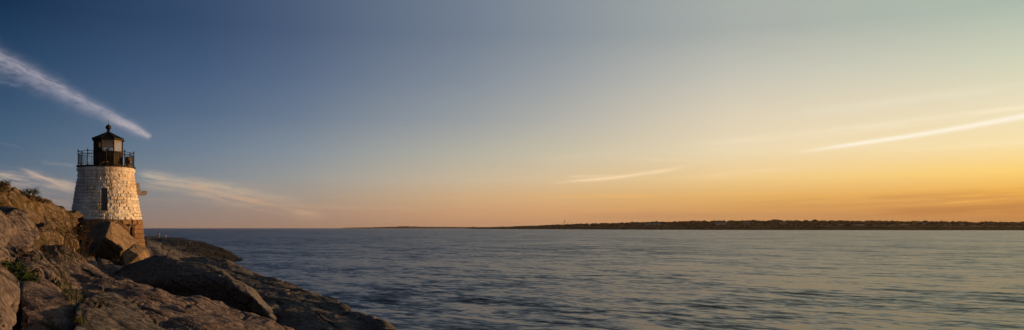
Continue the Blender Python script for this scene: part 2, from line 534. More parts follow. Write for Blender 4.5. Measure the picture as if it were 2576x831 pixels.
# dusky bands near the setting sun
streak(1700, 528, 2800, 476, 14, 16, .55, (198, 142, 84), fade=(.4, .01), tex=(.0035, .07), thr=(.4, .62), seed=21.0)
streak(2000, 545, 2800, 512, 10, 18, .6, (180, 122, 70), fade=(.3, .01), tex=(.004, .08), thr=(.38, .6), seed=22.0)
streak(2250, 520, 2800, 480, 2.5, 4, .7, (250, 190, 100), fade=(.3, .01), tex=(.006, .15), thr=(.4, .6), seed=23.0)
streak(1440, 531, 1640, 527, 3, 3, .45, (240, 170, 100), fade=(.4, .4), seed=24.0)
streak(1300, 548, 2300, 540, 12, 12, .4, (180, 136, 100), fade=(.3, .3), tex=(.004, .08), seed=25.0)
RIGHT_COL = col
nt.l.new(BASE_COL, bg.inputs[0]); bg.inputs[1].default_value = 1.0
bgl = nt.node('ShaderNodeBackground'); nt.l.new(LEFT_COL, bgl.inputs[0])
bgr = nt.node('ShaderNodeBackground'); nt.l.new(RIGHT_COL, bgr.inputs[0])
side = nt.m('GREATER_THAN', az, 0.0)
mlr = nt.node('ShaderNodeMixShader'); nt.l.new(side, mlr.inputs[0]); nt.l.new(bgl.outputs[0], mlr.inputs[1]); nt.l.new(bgr.outputs[0], mlr.inputs[2])
zone = nt.m('MULTIPLY', nt.m('MULTIPLY', nt.m('LESS_THAN', nt.m('ABSOLUTE', az), 36.0), nt.m('LESS_THAN', el, 17.0)), nt.m('GREATER_THAN', el, -.3))
mz = nt.node('ShaderNodeMixShader'); nt.l.new(zone, mz.inputs[0]); nt.l.new(bg.outputs[0], mz.inputs[1]); nt.l.new(mlr.outputs[0], mz.inputs[2])
nt.l.new(mz.outputs[0], nt.n['World Output'].inputs[0])

# ------------------------------------------------------------------ water
WA = (.24, .46, .58, .66)


def make_water():
    m, nt, b = new_mat('sea_water')
    g = nt.node('ShaderNodeNewGeometry'); pos = g.outputs['Position']
    b.inputs['Base Color'].default_value = (.012, .019, .026, 1)
    b.inputs['IOR'].default_value = 1.33
    b.inputs['Specular IOR Level'].default_value = .5
    # the tide smears the chop along one bearing: stretched fields of surface slope
    v = nt.map(pos, rot=(0, 0, R(44)))

    def slope(sx, sy, amp, det, loc=(0, 0, 0), rough=.5):
        n = nt.node('ShaderNodeTexNoise'); nt.l.new(nt.map(v, scale=(sx, sy, 1), loc=loc), n.inputs['Vector'])
        n.inputs['Scale'].default_value = 1; n.inputs['Detail'].default_value = det; n.inputs['Roughness'].default_value = rough; n.inputs['Distortion'].default_value = .4
        d = nt.node('ShaderNodeVectorMath', operation='SUBTRACT'); nt.l.new(n.outputs[1], d.inputs[0]); d.inputs[1].default_value = (.5, .5, .5)
        m_ = nt.node('ShaderNodeVectorMath', operation='SCALE'); nt.l.new(d.outputs[0], m_.inputs[0]); nt.put(m_.inputs['Scale'], amp)
        return m_.outputs[0]

    calm = nt.smooth(nt.noise(nt.map(pos, scale=(.010, .012, 1)), 1, 3, .6), .36, .62, .85, 1.12)
    tot = None
    for args in ((.018, .030, WA[0], 2), (.07, .16, WA[1], 3, (5, 2, 0)), (.22, .52, WA[2], 3, (9, 4, 0)), (.8, 1.7, WA[3], 3, (1, 7, 0))):
        sl = slope(*args)
        if tot is None: tot = sl
        else:
            ad = nt.node('ShaderNodeVectorMath', operation='ADD'); nt.l.new(tot, ad.inputs[0]); nt.l.new(sl, ad.inputs[1]); tot = ad.outputs[0]
    sc = nt.node('ShaderNodeVectorMath', operation='SCALE'); nt.l.new(tot, sc.inputs[0]); nt.l.new(calm, sc.inputs['Scale'])
    fl = nt.node('ShaderNodeVectorMath', operation='MULTIPLY'); nt.l.new(sc.outputs[0], fl.inputs[0]); fl.inputs[1].default_value = (.6, 1, 0)
    ad = nt.node('ShaderNodeVectorMath', operation='ADD'); nt.l.new(fl.outputs[0], ad.inputs[0]); ad.inputs[1].default_value = (0, -.045, 1)
    nz = nt.node('ShaderNodeVectorMath', operation='NORMALIZE'); nt.l.new(ad.outputs[0], nz.inputs[0])
    nt.l.new(nz.outputs[0], b.inputs['Normal'])
    b.inputs['Roughness'].default_value = .27
    return m


WATER = make_water()
mb = MB()
mb.add([(-14000, -60, 0), (14000, -60, 0), (14000, 13500, 0), (-14000, 13500, 0)], [(0, 1, 2, 3)])
tag(mb.build('sea', WATER), kind='structure')
mb = MB(); mb.add([(-14000, -60, -6), (14000, -60, -6), (14000, 13500, -6), (-14000, 13500, -6)], [(0, 1, 2, 3)])
tag(mb.build('seabed', simple('seabed_mud', (.05, .05, .04))), kind='structure')

# ------------------------------------------------------------------ rocks
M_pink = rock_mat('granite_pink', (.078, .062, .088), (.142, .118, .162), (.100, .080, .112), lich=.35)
M_shaded = rock_mat('granite_shaded', (.038, .044, .068), (.080, .092, .145), (.054, .060, .088), lich=.3)  # low, bluish tones: the shade on these rocks is put into the colour
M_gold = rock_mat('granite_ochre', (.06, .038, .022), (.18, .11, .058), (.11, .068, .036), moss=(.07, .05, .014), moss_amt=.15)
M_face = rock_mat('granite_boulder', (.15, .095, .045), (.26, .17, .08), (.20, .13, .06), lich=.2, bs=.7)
M_shore = rock_mat('granite_shore', (.036, .044, .068), (.086, .100, .150), (.055, .062, .088), tide=(.8, 2.2), lich=.35)  # ledges out of the sun: their blue shade is part of this colour
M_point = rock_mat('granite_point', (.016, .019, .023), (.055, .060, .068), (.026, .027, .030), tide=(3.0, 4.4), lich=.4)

# fill terrain under and behind everything
loft('rocky_shore', [
    [P(-500, 560, 110), P(0, 575, 120), P(365, 606, 118), P(500, 640, 100), P(640, 720, 75), P(720, 800, 70)],
    [P(-500, 560, 80), P(0, 585, 84), P(365, 615, 82), P(460, 652, 78), P(620, 730, 66), P(760, 840, 50)],
    [P(-500, 560, 60), P(0, 600, 60), P(230, 650, 60), P(430, 700, 50), P(640, 800, 44), P(860, 900, 36)],
    [P(-500, 600, 38), P(0, 640, 40), P(230, 700, 42), P(400, 750, 36), P(640, 850, 30), P(900, 980, 26)],
    [P(-500, 680, 20), P(0, 740, 22), P(230, 800, 24), P(450, 860, 22), P(760, 960, 20), P(1050, 1200, 18)],
    [P(-900, 900, 8), P(0, 1000, 9), P(350, 1080, 9), P(700, 1150, 9), P(1200, 1400, 9), P(1700, 1800, 9)],
    [P(-3000, 2300, 2), P(0, 2400, 2), P(1200, 2500, 2), P(1800, 3000, 2), P(2500, 3600, 2), P(3800, 5200, 2)]],
    260, 220, M_shaded, amp=.9, seed=3)

# far point where the two people stand
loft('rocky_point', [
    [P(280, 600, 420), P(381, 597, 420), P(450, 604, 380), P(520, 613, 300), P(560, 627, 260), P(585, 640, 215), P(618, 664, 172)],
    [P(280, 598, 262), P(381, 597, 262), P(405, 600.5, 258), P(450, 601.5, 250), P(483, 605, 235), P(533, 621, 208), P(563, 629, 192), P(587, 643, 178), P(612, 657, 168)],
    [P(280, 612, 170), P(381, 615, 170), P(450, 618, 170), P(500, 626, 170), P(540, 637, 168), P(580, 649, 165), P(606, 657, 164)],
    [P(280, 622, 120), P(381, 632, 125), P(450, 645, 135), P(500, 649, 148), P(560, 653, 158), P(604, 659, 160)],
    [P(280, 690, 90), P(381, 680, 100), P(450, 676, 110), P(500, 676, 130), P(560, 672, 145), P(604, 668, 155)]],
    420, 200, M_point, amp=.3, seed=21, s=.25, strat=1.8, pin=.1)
loft('rock_ledge', [
    [P(340, 612, 118), P(368, 610, 116), P(395, 618, 112), P(420, 628, 106), P(450, 642, 100), P(480, 664, 96)],
    [P(340, 608, 98), P(368, 611, 97), P(395, 620, 94), P(420, 630, 90), P(446, 645, 86), P(470, 668, 82)],
    [P(340, 630, 84), P(368, 632, 84), P(395, 640, 82), P(420, 650, 80), P(440, 660, 78), P(460, 684, 76)],
    [P(340, 690, 74), P(368, 690, 74), P(395, 690, 74), P(420, 694, 72), P(440, 700, 70), P(460, 710, 70)]],
    220, 150, M_shore, amp=.45, seed=31, s=.6, strat=1.8)

# shoreline ridge (runs down to the right into the sea)
loft('rock_ledge', [
    [P(440, 694, 84), P(570, 700, 80), P(660, 735, 72), P(800, 790, 58), P(930, 850, 47), P(1080, 960, 38)],
    [P(440, 651, 66), P(520, 651, 64), P(572, 660, 61), P(640, 686, 57), P(724, 716, 50), P(809, 747, 44), P(870, 771, 39.5), P(930, 797, 36), P(961, 811, 34), P(998, 834, 31.5), P(1060, 885, 28)],
    [P(440, 668, 54), P(520, 672, 53), P(590, 690, 50), P(660, 715, 46), P(740, 745, 41), P(820, 776, 37), P(900, 812, 33), P(960, 850, 29), P(1010, 930, 25)],
    [P(440, 700, 44), P(520, 710, 43), P(590, 735, 41), P(650, 765, 38), P(720, 792, 34), P(800, 815, 31), P(860, 840, 28), P(920, 900, 25), P(960, 990, 22)],
    [P(440, 770, 36), P(520, 790, 36), P(590, 810, 34), P(650, 840, 32), P(720, 860, 29), P(800, 890, 26), P(860, 940, 24), P(920, 1000, 22), P(940, 1100, 20)]],
    460, 260, M_shore, amp=.42, seed=41, s=.9, strat=1.5, pin=.05)

# mid ridge with the dark undercut face
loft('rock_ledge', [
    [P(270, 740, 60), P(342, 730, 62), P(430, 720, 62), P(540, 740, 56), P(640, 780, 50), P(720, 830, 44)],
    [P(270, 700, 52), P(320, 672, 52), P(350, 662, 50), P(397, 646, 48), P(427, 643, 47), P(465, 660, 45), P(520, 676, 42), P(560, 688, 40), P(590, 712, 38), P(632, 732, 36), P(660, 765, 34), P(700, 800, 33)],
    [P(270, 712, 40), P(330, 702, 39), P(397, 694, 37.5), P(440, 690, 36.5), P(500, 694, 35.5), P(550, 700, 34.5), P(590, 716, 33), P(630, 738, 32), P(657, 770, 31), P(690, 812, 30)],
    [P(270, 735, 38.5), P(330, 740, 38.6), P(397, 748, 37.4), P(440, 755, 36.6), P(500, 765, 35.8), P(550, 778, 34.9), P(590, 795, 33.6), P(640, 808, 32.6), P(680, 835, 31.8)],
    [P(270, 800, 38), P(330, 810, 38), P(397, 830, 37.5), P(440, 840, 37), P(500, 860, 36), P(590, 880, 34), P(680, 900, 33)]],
    420, 240, M_shaded, amp=.42, seed=51, s=1.2, strat=1.0)

# great foreground ledge
loft('rock_ledge', [
    [P(60, 700, 42), P(153, 690, 42), P(274, 740, 36), P(430, 790, 30), P(600, 830, 28), P(800, 900, 26)],
    [P(70, 610, 33), P(107, 630, 32), P(153, 636, 31), P(208, 667, 29), P(274, 688, 27), P(323, 695, 26), P(372, 714, 25), P(435, 749, 23.5), P(455, 751, 23.5), P(490, 742, 23.8), P(547, 758, 23.5), P(602, 781, 23), P(671, 807, 22), P(735, 833, 21), P(820, 880, 19)],
    [P(70, 650, 24), P(130, 660, 23.5), P(180, 690, 22.5), P(250, 715, 21), P(330, 735, 20), P(420, 770, 19), P(500, 775, 19), P(580, 800, 18), P(660, 835, 17), P(740, 880, 16)],
    [P(90, 700, 18), P(150, 710, 17.5), P(200, 740, 17), P(270, 762, 16), P(350, 785, 15), P(430, 810, 14.6), P(510, 830, 14), P(590, 860, 13.5), P(670, 910, 13)],
    [P(110, 790, 14), P(170, 800, 13.5), P(230, 815, 13), P(300, 830, 12.5), P(370, 850, 12), P(450, 875, 11.5), P(530, 910, 11), P(600, 960, 10.5)],
    [P(110, 980, 10), P(170, 980, 10), P(230, 990, 9.6), P(300, 1000, 9.2), P(370, 1030, 9), P(450, 1060, 9), P(530, 1100, 8.5), P(600, 1160, 8)]],
    560, 380, M_pink, amp=.60, seed=61, s=1.2, strat=2.0)

# bluff on the left
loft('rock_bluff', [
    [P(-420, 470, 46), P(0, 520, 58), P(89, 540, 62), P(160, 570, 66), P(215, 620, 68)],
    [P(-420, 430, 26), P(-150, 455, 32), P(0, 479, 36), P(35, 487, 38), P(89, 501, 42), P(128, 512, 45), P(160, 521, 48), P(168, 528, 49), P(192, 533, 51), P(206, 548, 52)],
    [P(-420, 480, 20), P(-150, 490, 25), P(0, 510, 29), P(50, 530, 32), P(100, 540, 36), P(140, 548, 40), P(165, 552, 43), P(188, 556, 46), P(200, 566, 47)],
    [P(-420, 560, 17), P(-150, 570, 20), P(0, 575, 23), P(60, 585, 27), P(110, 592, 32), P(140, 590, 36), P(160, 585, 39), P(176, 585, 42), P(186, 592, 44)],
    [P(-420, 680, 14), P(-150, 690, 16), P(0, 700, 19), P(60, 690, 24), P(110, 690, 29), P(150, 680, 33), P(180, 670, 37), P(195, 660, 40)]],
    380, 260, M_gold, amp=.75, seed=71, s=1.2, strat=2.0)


def hr(name, lst, *a, **k): return hull_rock(name, [P(*q) for q in lst], *a, **k)


hr('boulder', [(-90, 520, 17), (-80, 520, 22), (0, 528, 17.5), (48, 533, 19), (77, 544, 20), (114, 568, 21), (106, 582, 20), (60, 560, 24), (0, 540, 26),
    (92, 594, 18.5), (66, 620, 17), (48, 646, 16), (22, 660, 15.5), (-20, 668, 15), (-90, 660, 14), (-100, 700, 20), (40, 660, 24)],
   M_pink, res=.085, amp=.8, seed=81, bev=.1, s=2.0, label='overhanging weathered pinkish boulder below the bluff at the far left edge')
hr('boulder', [(73, 612, 19), (80, 618, 18), (116, 648, 17.4), (145, 700, 15.5), (166, 742, 14.4), (150, 742, 13.6), (104, 735, 13), (60, 705, 13.6), (26, 668, 15), (50, 640, 18), (110, 700, 20), (150, 760, 17), (60, 780, 15)],
   M_pink, res=.07, amp=.6, seed=83, bev=.07, s=2.4, label='leaning flat slab with a pointed top, between the overhanging boulder and the big ledge')
hr('boulder', [(-60, 655, 9), (0, 667, 10.5), (28, 677, 11), (47, 700, 11), (53, 720, 10.6), (40, 760, 9.8), (28, 797, 9.2), (30, 850, 8.6), (-60, 900, 8), (-60, 700, 13), (30, 760, 13), (20, 880, 11)],
   M_pink, res=.05, amp=.5, seed=85, bev=.08, s=2.6, label='tall rounded pale pink boulder in the bottom left corner')
hr('boulder', [(54, 712, 12.4), (88, 720, 12.6), (120, 738, 12.6), (160, 755, 12.6), (184, 775, 12), (186, 800, 11.4), (178, 860, 10.4), (110, 900, 9.6), (46, 860, 9.6), (48, 790, 10.6), (60, 740, 14), (150, 780, 14.4), (170, 880, 13), (70, 900, 12)],
   M_pink, res=.055, amp=.65, seed=87, bev=.08, s=2.4, label='cracked blocky boulder at the bottom, right of the corner boulder')
hr('boulder', [(182, 870, 9.4), (192, 775, 11.5), (212, 747, 12.8), (242, 739, 13.4), (280, 744, 13.6), (330, 762, 13.4), (390, 800, 12.6), (450, 850, 11.5), (420, 920, 9.8), (280, 930, 9), (215, 770, 15), (300, 780, 15.5), (400, 830, 14.5), (300, 960, 12)],
   M_shaded, res=.06, amp=.30, seed=89, bev=.25, s=2.0, label='shaded smooth domed rock at the bottom in front of the big ledge')  # the dome's shadow is painted in by using the darker granite
# blocks below the tower
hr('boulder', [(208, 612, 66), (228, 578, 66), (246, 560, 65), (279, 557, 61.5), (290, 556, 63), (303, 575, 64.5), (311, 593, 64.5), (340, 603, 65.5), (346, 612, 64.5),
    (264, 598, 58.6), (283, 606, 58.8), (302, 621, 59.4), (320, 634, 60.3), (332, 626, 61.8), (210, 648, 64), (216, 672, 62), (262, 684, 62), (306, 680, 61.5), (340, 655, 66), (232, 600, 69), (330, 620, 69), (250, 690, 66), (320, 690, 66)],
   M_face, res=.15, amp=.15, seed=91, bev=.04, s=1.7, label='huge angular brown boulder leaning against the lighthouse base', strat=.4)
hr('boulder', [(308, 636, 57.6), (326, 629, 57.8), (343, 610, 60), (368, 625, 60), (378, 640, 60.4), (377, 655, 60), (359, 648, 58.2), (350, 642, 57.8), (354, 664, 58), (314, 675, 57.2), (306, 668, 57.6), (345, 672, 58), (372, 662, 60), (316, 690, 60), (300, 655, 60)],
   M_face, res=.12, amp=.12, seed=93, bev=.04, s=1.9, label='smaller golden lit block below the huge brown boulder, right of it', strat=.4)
hr('boulder', [(236, 668, 49), (252, 650, 50), (276, 656, 50), (296, 672, 49.5), (302, 690, 48), (284, 696, 47), (246, 690, 47.6), (236, 680, 48), (260, 664, 52), (296, 690, 51)],
   M_pink, res=.12, amp=.16, seed=95, bev=.08, s=2.2, label='small pale mottled rock in the dark hollow, right of the other small rock')
hr('boulder', [(206, 664, 46), (214, 646, 47), (236, 644, 47.6), (246, 662, 47), (244, 684, 45.4), (212, 686, 45.2), (222, 655, 49), (240, 680, 48)],
   M_pink, res=.12, amp=.15, seed=97, bev=.08, s=2.2, label='small pale rock beside the dry weeds, left of the mottled rock')
hr('boulder', [(178, 574, 49), (188, 583, 49), (190, 600, 48), (176, 606, 47), (168, 590, 48), (174, 580, 51), (188, 606, 51)],
   M_pink, res=.12, amp=.16, seed=99, bev=.08, s=2.0, label='small upright pale rock under the right end of the bluff')
hr('boulder', [(804, 750, 50), (815, 743.5, 50), (838, 748, 49), (852, 758, 48), (850, 768, 47), (810, 762, 47.6), (812, 755, 53), (848, 762, 52)],
   M_shore, res=.10, amp=.14, seed=101, bev=.05, s=2.0, label='low dark rock peeking over the shoreline ridge by the water')

# ------------------------------------------------------------------ lighthouse
LX, LY, LZ = (267.5 - 1287.5) / F * 72, 72.0, 5.0
AZ = math.atan2(-LX, LY)
LH = empty('lighthouse', (LX, LY, LZ), AZ)
tag(LH, 'white granite lighthouse with black lantern standing on brown rocks', 'lighthouse')

M_black, _n, _b = new_mat('black_iron')
_tc = _n.node('ShaderNodeTexCoord').outputs['Object']
_r = _n.noise(_tc, 3.0, 6, .65)
_n.l.new(_n.mix(_n.smooth(_r, .55, .72), (.009, .008, .008, 1), (.05, .022, .011, 1)), _b.inputs['Base Color'])
_b.inputs['Roughness'].default_value = .65; _b.inputs['Specular IOR Level'].default_value = .25
_n.l.new(_n.bump(_n.noise(_tc, 14, 4), 1, .02), _b.inputs['Normal'])


def stone_mat(name, painted):
    m, nt, b = new_mat(name)
    at = nt.node('ShaderNodeAttribute', attribute_name='stone')
    sp = nt.node('ShaderNodeSeparateColor'); nt.l.new(at.outputs['Color'], sp.inputs[0])
    face, rnd, stain = sp.outputs
    tc = nt.node('ShaderNodeTexCoord').outputs['Object']
    n1 = nt.noise(tc, 5, 6, .65); n2 = nt.noise(tc, 1.2, 4, .6)
    if painted:
        base = nt.mix(rnd, (.50, .495, .50, 1), (.72, .715, .72, 1))
        base = nt.mix(nt.smooth(n1, .52, .72), base, (.50, .45, .39, 1))
        vs = nt.noise(nt.map(tc, scale=(3.2, 3.2, .35)), 1, 5, .6)
        rust = nt.m('MULTIPLY', nt.smooth(nt.m('ADD', vs, nt.m('MULTIPLY', stain, .12)), .56, .68), .6)
        base = nt.mix(rust, base, (.36, .20, .08, 1))
        mort = nt.mix(nt.smooth(n2, .4, .6), (.20, .145, .09, 1), (.36, .30, .22, 1))
        mort = nt.mix(nt.smooth(nt.noise(tc, .9, 3), .35, .6), mort, base)
        col = nt.mix(nt.smooth(face, .12, .85), mort, base)
    else:
        base = nt.mix(rnd, (.12, .075, .048, 1), (.22, .14, .09, 1))
        base = nt.mix(nt.smooth(n1, .45, .7), base, (.13, .075, .045, 1))
        col = nt.mix(nt.smooth(face, .05, .6), (.05, .032, .02, 1), base)
    nt.l.new(col, b.inputs['Base Color']); b.inputs['Roughness'].default_value = .72
    b.inputs['Specular IOR Level'].default_value = .3
    nt.l.new(nt.bump(nt.noise(tc, 12, 5, .65), 1, .05), b.inputs['Normal'])
    return m


M_white = stone_mat('painted_granite', True); M_base = stone_mat('bare_granite', False)


def stone_wall(name, z0, z1, r0, r1, course, wmin, wmax, mat, nth, nz, holes, seed, tilt=.09, bulge=.045):
    rs = np.random.RandomState(seed)
    th = np.linspace(-math.pi, math.pi, nth, endpoint=False); zz = np.linspace(z0, z1, nz)
    T, Zg = np.meshgrid(th, zz); T = T.ravel(); Zg = Zg.ravel()
    k = np.clip(((Zg - z0) / course).astype(int), 0, 1000); v = (Zg - z0) / course - k
    rr = np.interp(Zg, [z0, z1], [r0, r1])
    D = np.zeros(len(T)); face = np.zeros(len(T)); rnd = np.zeros(len(T))
    for c in range(k.max() + 1):
        edges = [-math.pi]; rm = r0 + (r1 - r0) * c / (k.max() + 1)
        while edges[-1] < math.pi: edges.append(edges[-1] + rs.uniform(wmin, wmax) / rm)
        edges = np.array(edges) - edges[-1] * 0; edges[-1] = math.pi
        mk = k == c; t = T[mk]; b_ = np.clip(np.searchsorted(edges, t, side='right') - 1, 0, len(edges) - 2)
        w = (edges[b_ + 1] - edges[b_]); u = (t - edges[b_]) / w; w = w * rm
        a = rs.uniform(-1, 1, len(edges)); b2 = rs.uniform(-1, 1, len(edges)); off = rs.uniform(-.5, 1, len(edges)); rn = rs.uniform(0, 1, len(edges))
        vv = v[mk]
        e = np.minimum(np.minimum(u * w, (1 - u) * w), np.minimum(vv, 1 - vv) * course)
        fm = np.clip(e / .055, 0, 1)
        D[mk] = fm * (bulge + tilt * (a[b_] * (u - .5) + b2[b_] * (vv - .5)) + off[b_] * .02)
        face[mk] = fm; rnd[mk] = rn[b_]
    XY = np.stack([np.sin(T) * rr, -np.cos(T) * rr, Zg], 1)
    D += fbm(XY * 3.5, 4, seed + 5) * .05 * face
    rr = rr + D
    for (t0, t1, h0, h1, ri) in holes:
        inside = (T > t0) & (T < t1) & (Zg > h0) & (Zg < h1)
        rr = np.where(inside, ri, rr)
        face = np.where(inside, 1, face)
    V = np.stack([np.sin(T) * rr, -np.cos(T) * rr, Zg - LZ], 1)
    idx = np.arange(nth * nz).reshape(nz, nth); nx = np.roll(idx, -1, 1)
    q = np.stack([idx[:-1], nx[:-1], nx[1:], idx[1:]], -1).reshape(-1, 4)
    me = npmesh(name, V, q)
    ca = me.color_attributes.new('stone', 'FLOAT_COLOR', 'POINT')
    stain = np.clip((Zg - (z1 - 2.2)) / 2.2, 0, 1)
    ca.data.foreach_set('color', np.stack([face, rnd, stain, np.ones(len(T))], 1).astype(np.float32).ravel())
    return link(name, me, mat, LH)


WT0, WT1 = R(-9.5), R(1.8)          # the tall window, seen almost straight on
BT0, BT1 = R(38), R(48)
stone_wall('tower', 7.2, 11.16, 2.79, 2.165, .283, .36, .74, M_white, 1000, 230, [(WT0, WT1, 7.93, 9.87, 2.22)], 5)
stone_wall('tower_base', 3.6, 7.2, 3.14, 2.84, .40, .5, 1.0, M_base, 800, 150, [(BT0, BT1, 5.72, 6.62, 2.6)], 9, tilt=.10)

M_glassdark, _n, _b = new_mat('dark_window_glass')
_b.inputs['Base Color'].default_value = (.012, .014, .018, 1); _b.inputs['Roughness'].default_value = .12
M_frame = simple('window_frame_paint', (.035, .035, .035), .5)
# tall window: frame, sill, muntins, pane
tm = (WT0 + WT1) / 2; ct, st_ = math.cos(tm), math.sin(tm)


def at_wall(r, off, z, t=None):
    t = tm if t is None else t
    return Vector((math.sin(t) * r + math.cos(t) * off, -math.cos(t) * r + math.sin(t) * off, z - LZ))


win = MB()
for off in (-.225, .225): win.box(at_wall(2.30, off, 8.93), (.05, .08, 1.86), tm)
for z in (8.03, 9.83): win.box(at_wall(2.30, 0, z), (.40, .08, .06), tm)
wf = win.build('window', M_frame, LH)
mu = MB(); mu.box(at_wall(2.285, 0, 8.93), (.025, .03, 1.72), tm)
for z in (8.35, 8.64, 8.93, 9.22, 9.51): mu.box(at_wall(2.283, 0, z), (.39, .026, .022), tm)
mu.build('muntin', M_frame, wf)
pn = MB(); pn.box(at_wall(2.262, 0, 8.93), (.41, .01, 1.74), tm); pn.build('pane', M_glassdark, wf)
sl = MB(); sl.box(at_wall(2.56, 0, 7.93), (.62, .40, .10), tm); sl.build('sill', simple('stained_sill', (.42, .35, .26), .8, bump=.02), wf)
bt = (BT0 + BT1) / 2
win = MB()
for off in (-.21, .21): win.box(at_wall(2.68, off, 6.17, bt), (.05, .08, .86), bt)
for z in (5.78, 6.56): win.box(at_wall(2.68, 0, z, bt), (.37, .08, .05), bt)
wb = win.build('window', M_frame, LH); wb['label'] = 'small square window in the brown base'
pn = MB(); pn.box(at_wall(2.64, 0, 6.17, bt), (.38, .01, .74), bt); pn.build('pane', M_glassdark, wb)
ln = MB(); ln.box(at_wall(2.90, 0, 6.73, bt), (.74, .26, .17), bt); ln.build('lintel', M_base, wb)

# cornice: bulging course of long stones
prof = [(2.05, 11.10), (2.20, 11.12), (2.235, 11.16), (2.235, 11.25), (2.19, 11.28), (2.20, 11.31)]
for i in range(9):
    a = math.pi * (i / 8.0); prof.append((2.20 + .125 * math.sin(a * .92 + .1), 11.32 + .42 * i / 8.0))
prof += [(2.2, 11.765), (1.6, 11.77)]
nth = 360
V = []; face = []
joints = [2 * math.pi * j / 15 + .1 for j in range(15)]
for r, z in prof:
    for kk in range(nth):
        a = 2 * math.pi * kk / nth
        d = min(min(abs(a - j), 2 * math.pi - abs(a - j)) for j in joints) * 2.25
        fm = min(1, d / .035)
        n = mnoise.noise(Vector((math.sin(a) * 3, math.cos(a) * 3, z * 3))) * .018
        V.append((math.sin(a) * (r - .03 * (1 - fm) + n), -math.cos(a) * (r - .03 * (1 - fm) + n), z - LZ)); face.append(fm)
V = np.array(V); idx = np.arange(len(prof) * nth).reshape(len(prof), nth); nx = np.roll(idx, -1, 1)
q = np.stack([idx[:-1], nx[:-1], nx[1:], idx[1:]], -1).reshape(-1, 4)
me = npmesh('cornice', V, q); ca = me.color_attributes.new('stone', 'FLOAT_COLOR', 'POINT')
fc = np.array(face); ca.data.foreach_set('color', np.stack([fc, fc * 0 + .7, fc * 0 + .7, fc * 0 + 1], 1).astype(np.float32).ravel())
link('cornice', me, M_white, LH)

# gallery deck
dk = MB(); dk.lathe([(0.1, 11.775), (2.30, 11.775), (2.35, 11.79), (2.35, 11.87), (2.31, 11.885), (.1, 11.89)], n=72, c=(0, 0, -LZ))
dk.build('gallery_deck', M_black, LH)
# railing
GZ = 11.885 - LZ; RR = 2.22
pa = [R(40 * i) for i in range(9)]
pp = [Vector((math.sin(a) * RR, -math.cos(a) * RR, 0)) for a in pa]
ro = None
for h, r in ((1.22, .026), (1.00, .021), (.14, .021)):
    rail = MB()
    for i in range(9): rail.tube([pp[i] + Vector((0, 0, GZ + h)), pp[(i + 1) % 9] + Vector((0, 0, GZ + h))], r, 6)
    o_ = rail.build('railing' if ro is None else 'lower_rail', M_black, ro or LH); ro = ro or o_
for i in range(9):
    a_, b_ = pp[i], pp[(i + 1) % 9]
    po = MB()
    c = a_ + Vector((0, 0, GZ))
    po.lathe([(.045, 0), (.07, .005), (.07, .05), (.034, .08), (.034, 1.24), (.055, 1.26), (.03, 1.29)], n=8, c=c)
    po.ball(c + Vector((0, 0, 1.335)), .052, 8)
    po.build('post', M_black, ro)
bl = MB()
for i in range(9):
    a_, b_ = pp[i], pp[(i + 1) % 9]
    for j in range(1, 10):
        c = a_.lerp(b_, j / 10.0)
        bl.tube([c + Vector((0, 0, GZ + .14)), c + Vector((0, 0, GZ + 1.0))], .0115, 5)
bl.build('balusters', M_black, ro)

# lantern room (octagon)
LO = Vector((.16, 0, 0)); o8 = R(-2.5)


def oct_pt(r, k, z): a = o8 + R(22.5) + R(45) * k; return Vector((LO.x + r * math.sin(a), -r * math.cos(a), z - LZ))


lw = MB()
ro_, ri_ = 1.245, 1.17
zb, zs, zt = 11.89, 13.15, 14.20
lw.lathe([(1.28, zb), (1.28, zb + .10), (ro_, zb + .12), (ro_, zs - .07), (1.29, zs - .05), (1.29, zs), (ri_, zs), (ri_, zb)], n=8, c=(LO.x, 0, -LZ), rot=o8 + R(22.5))
lw.lathe([(ri_, zt - .02), (ro_, zt - .02), (ro_, zt + .13), (ri_, zt + .13)], n=8, c=(LO.x, 0, -LZ), rot=o8 + R(22.5))
for k in range(8):
    lw.tube([oct_pt(1.205, k, zs - .01), oct_pt(1.205, k, zt)], .042, 8)
    # riveted wall seams
    for j in (.33, .66):
        a_, b_ = oct_pt(1.247, k, 0), oct_pt(1.247, k + 1, 0); c = a_.lerp(b_, j)
        lw.tube([Vector((c.x, c.y, zb + .12 - LZ)), Vector((c.x, c.y, zs - .07 - LZ))], .012, 5)
room = lw.build('lantern_room', M_black, LH)
# face k spans corner k -> k+1; camera faces: k=7 is front, 0 is right, 6 left
M_glass, _n, _b = new_mat('lantern_glass')
_tr = _n.node('ShaderNodeBsdfTransparent'); _tr.inputs[0].default_value = (.92, .94, .93, 1)
_gl = _n.node('ShaderNodeBsdfGlossy'); _gl.inputs['Roughness'].default_value = .03
_fr = _n.node('ShaderNodeFresnel'); _fr.inputs[0].default_value = 1.14
_mx = _n.node('ShaderNodeMixShader'); _n.l.new(_fr.outputs[0], _mx.inputs[0]); _n.l.new(_tr.outputs[0], _mx.inputs[1]); _n.l.new(_gl.outputs[0], _mx.inputs[2])
_df = _n.node('ShaderNodeBsdfDiffuse'); _df.inputs[0].default_value = (.75, .74, .72, 1)          # salt film on the panes
_m2 = _n.node('ShaderNodeMixShader'); _m2.inputs[0].default_value = .16; _n.l.new(_mx.outputs[0], _m2.inputs[1]); _n.l.new(_df.outputs[0], _m2.inputs[2])
_n.l.new(_m2.outputs[0], _n.n['Material Output'].inputs[0])
M_blind = simple('brown_blind', (.50, .40, .32), .8)
